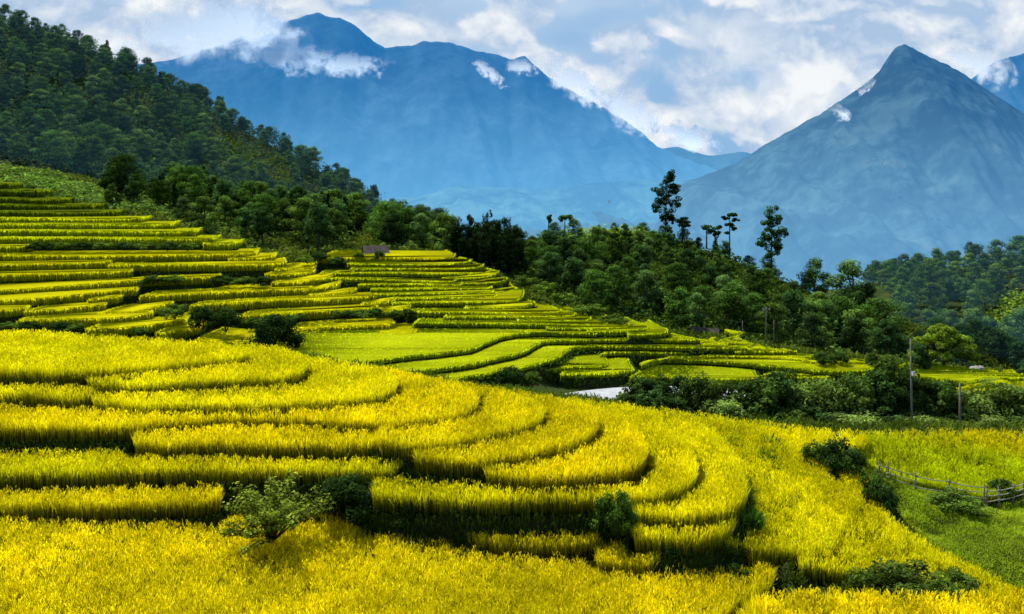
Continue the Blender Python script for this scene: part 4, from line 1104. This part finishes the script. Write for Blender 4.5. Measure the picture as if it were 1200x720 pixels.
# umbrella-shaped tree by the pole
def umbrella(seed=91, H=5.0):
    r = random.Random(seed); cl = []; limbs = [([(0, 0, -.4), (.05, 0, H * .35), (0, 0, H * .5)], [.17, .13, .11])]
    for k in range(46):
        a = r.uniform(0, 6.283); rr = 2.7 * math.sqrt(r.uniform(0, 1)); c = (rr * math.cos(a), rr * math.sin(a) * .8, H * (.92 - .42 * (rr / 2.7) ** 2) + r.uniform(-.75, .12))
        cl.append((*c, .66, .62, .5, 230, r.uniform(.6, 1.4)))
        if k < 9: limbs.append(([(0, 0, H * .48), (c[0] * .5, c[1] * .5, H * .62), c], [.09, .05, .015]))
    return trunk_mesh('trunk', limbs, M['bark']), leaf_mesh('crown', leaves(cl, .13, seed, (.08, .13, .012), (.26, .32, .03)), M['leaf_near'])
D = 86; q = at(1106, 441, D); h = pix_height(1106, 381, D)
put_tree('umbrella_tree', umbrella(), (q[0], q[1], gz_at(q[0], q[1])), 'spreading umbrella-shaped tree beside the roadside pole', 'tree', None, (1.03, 1.03, h / 5.0))
D = 84; q = at(1078, 440, D); h = pix_height(1080, 402, D)
put_tree('broadleaf_tree', BL[2], (q[0], q[1], gz_at(q[0], q[1])), 'small dark tree with a bare trunk just left of the umbrella-shaped tree', 'tree', None, (.36, .36, h / 9))

# shrubs among the terraces ---------------------------------------------------
def bush_at(px, base, top, D, w, meshes, label, H, rz=0, name='shrub', R=1.2, z=None):
    q = at(px, base, D); h = (base - top) * D / F; s = w * D / F / (2 * R)
    return put_tree(name, meshes, (q[0], q[1], q[2] if z is None else z), label, 'shrub', None, (s, s, h / H), rz, pn=('stems', 'foliage'))
DK = shrub(101, 1.2, 1.5, .09, 34, 75, (.018, .048, .012), (.06, .10, .024)); DK2 = shrub(102, 1.2, 1.5, .10, 30, 60, (.026, .062, .015), (.08, .13, .03))
LT = shrub(103, 1.2, 1.3, .10, 26, 60, (.07, .125, .018), (.20, .27, .04))
bush_at(320, 412, 371, 84, 66, DK, 'big round dark bush alone at the foot of the left rice hillside', 1.5)
bush_at(597, 456, 431, 78, 44, DK, 'round dark bush beside the white road below the flats', 1.5, 1)
bush_at(622, 452, 436, 79, 26, LT, 'light green weedy bush right of the round bush by the road', 1.3, 1)
bush_at(265, 386, 360, 92, 38, DK2, 'dark bush among the lowest left rice strips', 1.5, 2)
bush_at(238, 384, 357, 93, 30, DK2, 'smaller dark bush left of another among the lowest left rice strips', 1.5, 3)
bush_at(205, 372, 357, 95, 40, LT, 'light green weedy bush where the left rice strips end', 1.3, 3)
bush_at(985, 562, 514, 33.2, 56, DK2, 'dark bush at the near end of the bamboo fence', 1.5, 0)
bush_at(952, 552, 517, 33.5, 34, LT, 'small green bush between the rice slope and the dark bush by the fence', 1.3, 0)
bush_at(1026, 604, 556, 31.2, 46, DK2, 'dark bush at the corner of the paddock, nearer than the one by the fence', 1.5, 2)
bush_at(1040, 612, 585, 30.6, 30, DK, 'small dark bush hanging down into the paddock corner', 1.5, 4)
bush_at(1172, 575, 562, 35, 30, DK2, 'low bush under the bend of the bamboo fence', 1.5, 4)
bush_at(1120, 598, 578, 33, 70, LT, 'low weedy mound in the middle of the paddock', 1.3, 4)
bush_at(1060, 700, 664, 24.2, 120, shrub(104, 1.2, 1.3, .085, 30, 55, (.04, .075, .012), (.13, .17, .03)), 'leafy green bush behind the near rice in the lower right corner', 1.3, 1)
bush_at(1120, 700, 672, 24.0, 70, LT, 'smaller light bush at the far right behind the near rice', 1.3, 2)
bush_at(720, 622, 577, 26.2, 52, shrub(105, 1.2, 1.5, .10, 30, 60, (.04, .09, .015), (.13, .21, .03)), 'green vine mound spilling over the end of the dark bank', 1.5, 2)
bush_at(405, 606, 560, 27.2, 84, DK, 'dark bushy growth filling the bank beside the pale sapling', 1.5, 5)
bush_at(540, 612, 583, 26.9, 44, DK2, 'small dark bush on the bank left of the vine mound', 1.5, 6)
bush_at(480, 610, 582, 27, 60, DK, 'low dark bush on the bank between two other bushes', 1.5, 7)
bush_at(850, 664, 630, 26.2, 60, DK, 'dark bush in the hollow under the rice slope', 1.5, 7)
bush_at(862, 694, 664, 25.2, 44, DK2, 'dark weeds against the right end of the front field', 1.5, 5)
bush_at(788, 650, 628, 26.0, 60, DK2, 'dark weeds at the left of the hollow', 1.5, 8)
for i, (px, py, D, w, lab) in enumerate([(853, 514, 34.2, 30, 'small tuft of green weeds high on the rice slope'), (901, 515, 34.6, 34, 'twin tuft of green weeds along a step in the rice slope'), (896, 532, 33.2, 28, 'lower tuft of green weeds on the rice slope'),
                                      (818, 570, 28.6, 18, 'grassy weeds at the end of the outer fan plot'), (880, 602, 27.2, 22, 'weeds in the notch between the rice slope and the two short steps')]):
    q = at(px, py, D); R_ = w * D / F / 2; m = 420; a_ = rng.uniform(0, 6.283, m); r_ = R_ * np.sqrt(rng.random(m))
    B_ = np.column_stack([r_ * np.cos(a_), r_ * np.sin(a_) * .8, -np.full(m, .55)]); cg = np.array([.09, .20, .02]) * rng.uniform(.5, 1.6, m)[:, None]
    hg_ = rng.uniform(.5, .85, m) * (1.15 - .5 * r_ / R_)
    v, f, s_, c = blades(B_, hg_, rng.uniform(.02, .05, m), hg_ * rng.uniform(.1, .6, m), cg * .4, cg, a_)
    o = link('weed_clump', np_mesh('weed_clump', v, f, s_, M['grass'], c)); o.location = q; tag(o, lab, 'weeds')
# rows of low growth on the left banks
row_src = []
for i, (px, y, w) in enumerate([(45, 291, 26), (70, 290, 26), (95, 291, 24), (120, 290, 28), (146, 291, 26), (170, 290, 28), (196, 291, 26), (220, 291, 26), (180, 330, 30), (205, 329, 26), (260, 330, 30), (285, 331, 28), (305, 332, 30),
                              (395, 370, 22), (410, 371, 22), (425, 370, 24), (440, 369, 20), (462, 370, 22), (478, 369, 18), (10, 384, 26), (35, 384, 26), (90, 386, 24), (70, 385, 24), (165, 390, 24), (375, 303, 24), (360, 306, 26), (395, 308, 22), (420, 302, 14), (444, 301, 14),
                              (300, 378, 26), (322, 376, 26), (350, 374, 24)]):
    D = far_D(y) + .6; q = at(px, y + 2, D); s = w * D / F / 2.4; h = 9 * D / F
    if len(row_src) < 2: row_src.append(put_tree('bank_shrub', (DK2, LT)[len(row_src)], tuple(q), 'low shrub growing on a bank between the rice strips of the left hillside', 'shrub', 'low shrubs on the banks of the left hillside', (s, s, h / 1.4), 0, pn=('stems', 'foliage')))
    else: copy_tree(row_src[i % 2], tuple(q), (s, h / 1.4), i * 1.9)
for i, (px, y, w) in enumerate([(660, 352, 40), (690, 366, 44), (640, 340, 36), (720, 378, 40), (615, 332, 34), (965, 424, 26), (985, 423, 20), (1022, 424, 14)]):
    D = far_D(y) + 1.5; q = at(px, y + 4, D); s = w * D / F / 2.4
    copy_tree(row_src[1 if i < 5 else 0], tuple(q), (s, 14 * D / F / 1.4), i * 1.3, 'weedy shrub along the edge of the knoll terraces' if i < 5 else 'small shrub standing among the flat rice plots', 'weedy shrubs beside the knoll and flats')

# young sapling in front: open twigs with distinct leaves
def sapling(seed=111):
    r = random.Random(seed); limbs = []; cl = []
    for k in range(46):
        a = r.uniform(0, 6.283); R = r.uniform(.2, 1.5); top = (R * math.cos(a), R * math.sin(a), r.uniform(.25, 1.75) * (1 - .22 * R) + .12)
        midp = (top[0] * .4, top[1] * .4, top[2] * .6); limbs.append(([(0, 0, -.15), midp, top], [.018, .012, .005]))
        for i in range(7):
            t = .35 + .65 * i / 6; c = [midp[q] + (top[q] - midp[q]) * (t - .35) / .65 for q in range(3)]
            cl.append((c[0], c[1], c[2], .14, .14, .12, 17, r.uniform(.6, 1.4)))
    return trunk_mesh('stems', limbs, M['bark']), leaf_mesh('foliage', leaves(cl, .046, seed, (.14, .19, .02), (.40, .43, .06), up=.7, asp=.5), M['leaf_near'])
q = at(318, 630, 25.6); put_tree('sapling', sapling(), tuple(q), 'pale-leaved open sapling rising from the edge of the front field', 'shrub', None, (1.25, 1.25, 1.05), 0, pn=('stems', 'foliage'))

# ------------------------------------------------------------------ built things
def hut(px, base, D, w, dpt, wallh, roofh, label, rz=0.0, white=False):
    q = at(px, base, D); e = empty('hut', tuple(q), rz); tag(e, label, 'hut')
    b = MB(); b.box((0, 0, wallh / 2 - .3), (w, dpt, wallh + .6)); 
    b.add([(-w / 2, -dpt / 2, wallh), (-w / 2, dpt / 2, wallh), (-w / 2, 0, wallh + roofh * .9), (w / 2, -dpt / 2, wallh), (w / 2, dpt / 2, wallh), (w / 2, 0, wallh + roofh * .9)], [(0, 1, 2), (3, 5, 4)])
    b.build('wall', M['white'] if white else M['wall'], e)
    r = MB(); ov = .35; t = .07; W2, D2 = w / 2 + ov, dpt / 2 + ov; lo = wallh - ov * roofh / (dpt / 2)
    for s in (-1, 1):
        r.add([(-W2, s * D2, lo), (W2, s * D2, lo), (W2, 0, wallh + roofh), (-W2, 0, wallh + roofh), (-W2, s * D2, lo + t), (W2, s * D2, lo + t), (W2, 0, wallh + roofh + t), (-W2, 0, wallh + roofh + t)],
              [(0, 1, 2, 3), (4, 7, 6, 5), (0, 4, 5, 1), (2, 6, 7, 3), (1, 5, 6, 2), (0, 3, 7, 4)])
    r.build('roof', M['roof'], e)
    dd = MB(); dd.box((w * .12, -dpt / 2 - .02, wallh * .42), (.7, .05, wallh * .84)); dd.build('door', M['wood'], e)
    return e
hut(440, 299, 119, 2.7, 2.6, .4, .8, 'small brown hut with a low roof on top of the knoll', .25)
hut(826, 398, 112.5, 3.0, 2.4, .35, 1.1, 'small grey-roofed hut at the foot of the wooded ridge', -.35)

def pole(px, base, top, D, r0, label, mat='concrete', arm=True, lean=0.0, name='utility_pole', group=None):
    q = at(px, base, D); zb = min(q[2], gz_at(q[0], q[1])) - .2; H = (ZC - (top - HOR) * D / F) - zb; lx = lean * D / F
    e = empty(name, (q[0], q[1], zb)); tag(e, label, 'pole', group)
    m = MB(); m.tube([(0, 0, 0), (lx * .5, 0, H * .5), (lx, 0, H)], [r0 * .66, r0 * .55, r0 * .42], 10); m.build('shaft', M[mat], e, True)
    if arm:
        a = MB(); a.box((lx, 0, H - .35), (.95, .07, .07)); a.build('crossarm', M['concrete'], e)
        for s in (-.4, 0, .4):
            i = MB(); i.tube([(lx + s, 0, H - .31), (lx + s, 0, H - .2), (lx + s, 0, H - .12)], [.035, .05, .02], 8); i.build('insulator', M['white'], e)
    return e, (q[0] + lx, q[1], zb + H - .15)
_, t1 = pole(1069, 503, 397, 44.0, .085, 'pale concrete utility pole rising out of the roadside hedge', arm=False, lean=-2)
pole(1125, 503, 449, 43.4, .10, 'short thick wooden post at the edge of the yellow field', 'wood', False, name='wooden_post')
_, t2 = pole(897, 406, 360, 107, .10, 'tall utility pole at the foot of the wooded ridge', lean=1)
_, t3 = pole(907, 407, 375, 106, .09, 'bare shorter pole right of the tall pole under the ridge', arm=False)
_, t4 = pole(870, 402, 376, 108, .09, 'left pole of the pair near the small hut, the taller one', arm=False)
_, t5 = pole(866, 402, 383, 108, .07, 'small pole almost touching the taller pole near the hut', arm=False)
# lamp bracket on the near pole
b = MB(); D = 43.9; q = at(1070.5, 438, D); b.box(tuple(q), (.15, .12, .20)); bo = b.build('meter_box', M['white']); tag(bo, 'small white box strapped to the utility pole in the hedge', 'box')
def wire(p, q, sag, label):
    P = [Vector(p).lerp(Vector(q), t / 12) - Vector((0, 0, sag * 4 * (t / 12) * (1 - t / 12))) for t in range(13)]
    m = MB(); m.tube(P, .008, 5); o = m.build('power_line', M['wire']); tag(o, label, 'cable')
wire(t2, t4, .3, 'thin power line between the two tallest poles under the ridge')
wire(t4, at(780, 352, 122), .5, 'thin power line running off into the trees from the hut pole')
wire(t1, at(1330, 408, 43), .5, 'thin power line leaving the hedge pole towards the edge of the view')

# bamboo fence
def fence(pts, label, rails=3, ph=.6):
    pts = [np.array((p[0], p[1], max(p[2], gz_at(p[0], p[1])) - .04)) for p in pts]; e = empty('fence', tuple(pts[0])); tag(e, label, 'fence', 'bamboo fences round the paddock'); o0 = pts[0]
    r = random.Random(len(pts) * 7)
    for p in pts:
        m = MB(); q = p - o0; l = r.uniform(-.05, .05); m.tube([(q[0], q[1], q[2] - .7), (q[0] + l * .5, q[1], q[2] + ph * .5), (q[0] + l, q[1] + r.uniform(-.04, .04), q[2] + ph * r.uniform(.95, 1.2))], [.034, .032, .026], 7); m.build('post', M['wood'], e, True)
    for k in range(rails):
        z = .16 + k * .19
        for a, b in zip(pts[:-1], pts[1:]):
            if r.random() < .1: continue
            a2, b2 = a - o0, b - o0; d = (b2 - a2) * .06
            m = MB(); m.tube([(a2[0] - d[0], a2[1] - d[1] - .05, a2[2] + z + r.uniform(-.05, .05)), tuple((a2 + b2) / 2 + np.array([0, -.05, z - .03])), (b2[0] + d[0], b2[1] + d[1] - .05, b2[2] + z + r.uniform(-.05, .05))], [.022, .02, .017], 6); m.build('rail', M['bamboo'], e, True)
def on_ground(px, py, Dlo=30, Dhi=60):
    D = np.linspace(Dlo, Dhi, 400); z = np.array([gz_at((px - 600) * d / F, d) for d in D]); e = z - (ZC - (py - HOR) * D / F)
    i = np.nonzero(e >= 0)[0]; d = D[i[0]] if len(i) else Dhi
    return at(px, py, d)
fence([at(*p, 34.2) for p in [(1030, 566), (1040, 567), (1073, 573), (1111, 580), (1153, 587)]], 'rough bamboo fence with three rails along the yellow-green field', 3)
fence([at(*p) for p in [(1156, 590, 34.2), (1171, 589, 34.3), (1187, 585, 34.7), (1200, 581, 35.1), (1228, 577, 35.4), (1262, 573, 35.8)]], 'second run of bamboo fence, bending away past the low bush', 3)

# boulder, road
def boulder(px, py, D, w, label):
    import bmesh
    bm = bmesh.new(); bmesh.ops.create_icosphere(bm, subdivisions=3, radius=1)
    for v in bm.verts:
        n = mnoise.noise(v.co * 1.7) * .25 + mnoise.noise(v.co * 4) * .08; v.co *= 1 + n; v.co.z *= .6
    me = bpy.data.meshes.new('boulder'); bm.to_mesh(me); bm.free(); me.materials.append(M['rock'])
    o = link('boulder', me); q = at(px, py, D); o.location = q; s = w * D / F / 2; o.scale = (s, s, s); tag(o, label, 'boulder')
boulder(1146, 434, 90, 18, 'pale boulder lying among the green plots beyond the umbrella-shaped tree')
rp = [(-4, 66), (0, 71), (3.6, 75.5), (8, 78.3), (13, 79.4), (19, 78.6), (26, 74), (34, 67), (44, 60)]
rc = smooth_curve([(x, y, 0) for x, y in rp], per=8); V = []; Fq = []
for i, c in enumerate(rc):
    t = rc[min(i + 1, len(rc) - 1)] - rc[max(i - 1, 0)]; nn = np.array([-t[1], t[0], 0]); nn /= np.linalg.norm(nn)
    for s in (-2.0, 2.0): V.append((*(c + nn * s)[:2], ZC - 20.2))
    for s in (2.0, -2.0): V.append((*(c + nn * s)[:2], ZC - 20.9))
for i in range(len(rc) - 1):
    for k in range(4): Fq.append((i * 4 + k, i * 4 + (k + 1) % 4, (i + 1) * 4 + (k + 1) % 4, (i + 1) * 4 + k))
me = bpy.data.meshes.new('road'); me.from_pydata(V, [], Fq); me.update(); me.materials.append(M['road']); o = link('road', me); tag(o, kind='structure')

# ------------------------------------------------------------------ mountains
def mat_mountain(name, air_glow_lo, air_glow_hi, z0, z1, green, field, con=1.0):
    """far forested slope: a little of its own colour, with blue haze put in as surface glow"""
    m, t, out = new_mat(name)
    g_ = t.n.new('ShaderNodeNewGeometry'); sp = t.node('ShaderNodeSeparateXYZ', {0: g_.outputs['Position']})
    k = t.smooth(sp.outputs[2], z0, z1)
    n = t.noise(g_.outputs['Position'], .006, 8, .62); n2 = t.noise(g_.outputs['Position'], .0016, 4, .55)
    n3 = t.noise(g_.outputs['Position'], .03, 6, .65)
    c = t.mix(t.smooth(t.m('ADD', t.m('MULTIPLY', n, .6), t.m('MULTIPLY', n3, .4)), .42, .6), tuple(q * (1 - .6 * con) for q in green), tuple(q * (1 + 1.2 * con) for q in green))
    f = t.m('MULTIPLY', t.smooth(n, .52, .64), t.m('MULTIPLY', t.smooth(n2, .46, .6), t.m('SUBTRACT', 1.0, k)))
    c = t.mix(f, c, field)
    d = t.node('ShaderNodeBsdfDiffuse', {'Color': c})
    e = t.node('ShaderNodeEmission', {'Color': t.mix(k, air_glow_lo, air_glow_hi), 'Strength': 1.0})  # constant blue emission imitates haze, paler towards the foot
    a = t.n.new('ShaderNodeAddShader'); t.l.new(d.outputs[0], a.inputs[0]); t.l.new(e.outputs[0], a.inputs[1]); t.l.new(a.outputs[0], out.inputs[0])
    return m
def mountain(name, prof, D0, D1, base_py, mat, amp, seed, nx=340, nv=110, pw=1.0):
    px = np.array([p[0] for p in prof], float); py = np.array([p[1] for p in prof], float)
    xs = np.linspace(px[0], px[-1], nx); ys = np.interp(xs, px, py)
    zr = (HOR - ys) * D1 / F; X1 = (xs - 600) * D1 / F
    zr += fbm2(X1, X1 * 0, .004, 5, seed) * amp * .12 + fbm2(X1, X1 * 0, .03, 4, seed + 9, .7) * amp * .05
    zb = (HOR - base_py) * D0 / F; V = []
    for j in range(nv + 14):
        if j <= nv:
            v = j / nv; D = D0 + (D1 - D0) * v; Z = zb + (zr - zb) * v ** pw
            rel = fbm2(X1 + (D - D0) * .22, np.full(nx, D) * .30, .0034 * 2600 / D1, 6, seed + 3, .55)
            rel = (.45 - np.abs(rel) * 2.2) * amp * (v * (1 - v)) ** .8 * 2.2
            Z = Z + rel
            X = (xs - 600) * (D1 * .55 + D * .45) / F
        else:
            v = (j - nv) / 13; D = D1 + 900 * v; Z = zr - v * (zr + 120); X = (xs - 600) * D / F
        V.append(np.column_stack([X, np.full(nx, D), ZC + Z]))
    V = np.vstack(V); I = np.arange(nx * (nv + 14)).reshape(-1, nx)
    q = np.stack([I[:-1, :-1], I[:-1, 1:], I[1:, 1:], I[1:, :-1]], -1).reshape(-1, 4)
    o = link(name, np_mesh(name, V, q, np.full(len(q), 4), mat, smooth=True)); tag(o, kind='structure'); return o
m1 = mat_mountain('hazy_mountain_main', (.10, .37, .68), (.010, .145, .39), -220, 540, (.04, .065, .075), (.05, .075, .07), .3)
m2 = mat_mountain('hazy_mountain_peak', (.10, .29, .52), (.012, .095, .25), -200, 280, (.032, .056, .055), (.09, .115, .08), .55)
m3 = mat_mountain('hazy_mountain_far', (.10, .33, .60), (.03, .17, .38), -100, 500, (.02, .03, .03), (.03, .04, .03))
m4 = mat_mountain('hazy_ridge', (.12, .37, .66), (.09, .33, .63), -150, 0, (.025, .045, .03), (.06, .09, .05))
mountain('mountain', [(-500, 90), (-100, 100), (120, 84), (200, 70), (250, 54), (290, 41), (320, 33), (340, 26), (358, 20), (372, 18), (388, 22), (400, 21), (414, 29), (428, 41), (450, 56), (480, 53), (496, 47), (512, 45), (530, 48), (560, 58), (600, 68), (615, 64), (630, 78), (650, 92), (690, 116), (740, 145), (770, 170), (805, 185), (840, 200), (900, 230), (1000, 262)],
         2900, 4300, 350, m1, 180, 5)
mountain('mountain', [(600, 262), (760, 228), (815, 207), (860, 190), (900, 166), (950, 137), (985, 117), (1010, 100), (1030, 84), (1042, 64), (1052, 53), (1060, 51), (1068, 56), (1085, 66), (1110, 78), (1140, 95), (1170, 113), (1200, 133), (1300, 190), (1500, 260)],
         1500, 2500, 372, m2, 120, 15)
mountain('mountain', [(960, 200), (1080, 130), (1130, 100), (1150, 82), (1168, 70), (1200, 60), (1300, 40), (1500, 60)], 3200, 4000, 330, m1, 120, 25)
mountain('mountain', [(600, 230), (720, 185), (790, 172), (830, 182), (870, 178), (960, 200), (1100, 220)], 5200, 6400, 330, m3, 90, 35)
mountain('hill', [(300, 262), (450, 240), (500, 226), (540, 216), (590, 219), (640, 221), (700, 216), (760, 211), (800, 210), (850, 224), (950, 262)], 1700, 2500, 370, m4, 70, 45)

# village houses on the slope of the peak
def far_house(px, py, D, w, label, group='pale houses on the mountainside'):
    q = at(px, py, D); h = w * .5; b = MB()
    e = empty('house', tuple(q), random.uniform(-.5, .5)); tag(e, label, 'house', group)
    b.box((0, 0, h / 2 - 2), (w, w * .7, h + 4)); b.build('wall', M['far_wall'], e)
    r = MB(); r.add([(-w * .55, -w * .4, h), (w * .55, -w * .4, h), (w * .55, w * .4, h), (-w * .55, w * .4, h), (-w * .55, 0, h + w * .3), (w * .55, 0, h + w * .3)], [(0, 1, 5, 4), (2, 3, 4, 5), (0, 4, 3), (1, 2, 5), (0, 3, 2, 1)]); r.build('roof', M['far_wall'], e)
def slope_D(px, py, D0, D1, base_py, ridge_py):
    zr = (HOR - ridge_py) * D1; zb = (HOR - base_py) * D0
    for i in range(200):
        v = i / 200; D = D0 + (D1 - D0) * v
        if zb + (zr - zb) * v >= (HOR - py) * D: return D
    return D1
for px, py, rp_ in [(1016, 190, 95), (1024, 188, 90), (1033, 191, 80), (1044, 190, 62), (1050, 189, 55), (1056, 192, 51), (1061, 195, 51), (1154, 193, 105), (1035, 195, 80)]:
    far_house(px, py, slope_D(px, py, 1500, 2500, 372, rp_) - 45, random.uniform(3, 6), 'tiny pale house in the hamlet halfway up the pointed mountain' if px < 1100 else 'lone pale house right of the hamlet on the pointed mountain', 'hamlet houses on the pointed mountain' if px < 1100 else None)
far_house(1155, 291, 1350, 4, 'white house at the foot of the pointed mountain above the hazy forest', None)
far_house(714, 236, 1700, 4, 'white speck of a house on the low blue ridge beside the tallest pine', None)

# ------------------------------------------------------------------ clouds clinging to the slopes
def mat_cloud(seed, dens, asp=1.0, tone=(.92, .94, .97)):
    m, t, out = new_mat('cloud_vapour')
    co = t.n.new('ShaderNodeTexCoord').outputs['Object']
    L = t.node('ShaderNodeVectorMath', {0: co}, operation='LENGTH').outputs['Value']
    mp = t.node('ShaderNodeMapping', {'Vector': co, 'Location': (seed * 3.7, seed * 1.3, 0), 'Scale': (asp, 1, 1)}).outputs[0]
    n = t.noise(mp, 1.7, 5, .5, .3)
    a = t.m('ADD', t.m('SUBTRACT', 1.0, L), t.m('MULTIPLY', t.m('SUBTRACT', n, .5), 1.9))
    a = t.m('MULTIPLY', t.smooth(a, .12, .80), dens)
    a = t.m('MULTIPLY', a, t.smooth(L, 1.0, .8))
    tr = t.node('ShaderNodeBsdfTranslucent', {'Color': (*tone, 1)}); df = t.node('ShaderNodeBsdfDiffuse', {'Color': (*tone, 1)})
    mx = t.node('ShaderNodeMixShader', {0: .6}); t.l.new(df.outputs[0], mx.inputs[1]); t.l.new(tr.outputs[0], mx.inputs[2])
    tp = t.n.new('ShaderNodeBsdfTransparent')
    m2_ = t.node('ShaderNodeMixShader', {0: a}); t.l.new(tp.outputs[0], m2_.inputs[1]); t.l.new(mx.outputs[0], m2_.inputs[2]); t.l.new(m2_.outputs[0], out.inputs[0])
    return m
def cloud(px, py, D, rx, ry, rot, dens, seed, label, tone=(.92, .94, .97)):
    n = 20; V = []; Fq = []
    for j in range(n + 1):
        for i in range(n + 1):
            u, v = i / n * 2 - 1, j / n * 2 - 1; V.append((u, .25 * (u * u + v * v), v))
    for j in range(n):
        for i in range(n): a = j * (n + 1) + i; Fq.append((a, a + 1, a + n + 2, a + n + 1))
    me = bpy.data.meshes.new('cloud'); me.from_pydata(V, [], Fq); me.update(); me.materials.append(mat_cloud(seed, dens, rx / ry, tone))
    me.polygons.foreach_set('use_smooth', [True] * len(me.polygons))
    o = link('cloud', me); o.location = at(px, py, D); o.scale = (rx * D / F, 120, ry * D / F); o.rotation_euler = (0, math.radians(rot), 0); tag(o, label, 'cloud', kind='stuff')
cloud(405, 74, 3300, 78, 20, 5, .85, 1, 'bank of thin cloud lying across the left shoulder of the main mountain', (.72, .82, .93))
cloud(335, 66, 3250, 70, 26, 10, .85, 9, 'soft cloud below the left summit of the main mountain', (.62, .75, .90))
cloud(232, 34, 3200, 125, 52, -4, 1.0, 2, 'thick cloud hiding the left end of the main mountain', (.80, .87, .95))
cloud(292, 36, 3300, 84, 42, 8, .95, 12, 'cloud swallowing the slope left of the main summit', (.66, .77, .90))
cloud(573, 84, 3350, 34, 11, 42, .8, 3, 'slanting wisp of cloud below the middle summit')
cloud(612, 77, 3450, 26, 15, 10, .7, 4, 'broken wisp of cloud at the right summit of the main mountain')
cloud(668, 92, 4100, 62, 26, 38, .95, 8, 'bright cloud pouring over the upper right ridge of the main mountain')
cloud(735, 130, 4050, 66, 26, 34, .95, 10, 'bright cloud pouring over the lower right ridge of the main mountain')
cloud(805, 160, 4000, 52, 20, 18, .9, 11, 'low cloud resting in the gap between the two mountains', (.84, .90, .97))
cloud(988, 131, 1900, 20, 12, 30, .8, 5, 'small white puff on the left flank of the pointed mountain')
cloud(1017, 101, 2050, 20, 9, -35, .55, 6, 'faint wisp on the ridge of the pointed mountain')
cloud(1150, 74, 2900, 60, 30, 25, .85, 7, 'cloud filling the notch right of the pointed mountain')

# ------------------------------------------------------------------ render settings
cy = SC.cycles
cy.use_denoising = True
try: cy.denoiser = 'OPENIMAGEDENOISE'
except Exception: pass
cy.use_adaptive_sampling = True; cy.adaptive_threshold = .03; cy.adaptive_min_samples = 24
cy.max_bounces = 6; cy.diffuse_bounces = 3; cy.transmission_bounces = 3; cy.transparent_max_bounces = 12; cy.glossy_bounces = 2
cy.sample_clamp_indirect = 8
print('trees', n1, n2, n3, n4, 'verts', sum(len(m.vertices) for m in bpy.data.meshes))
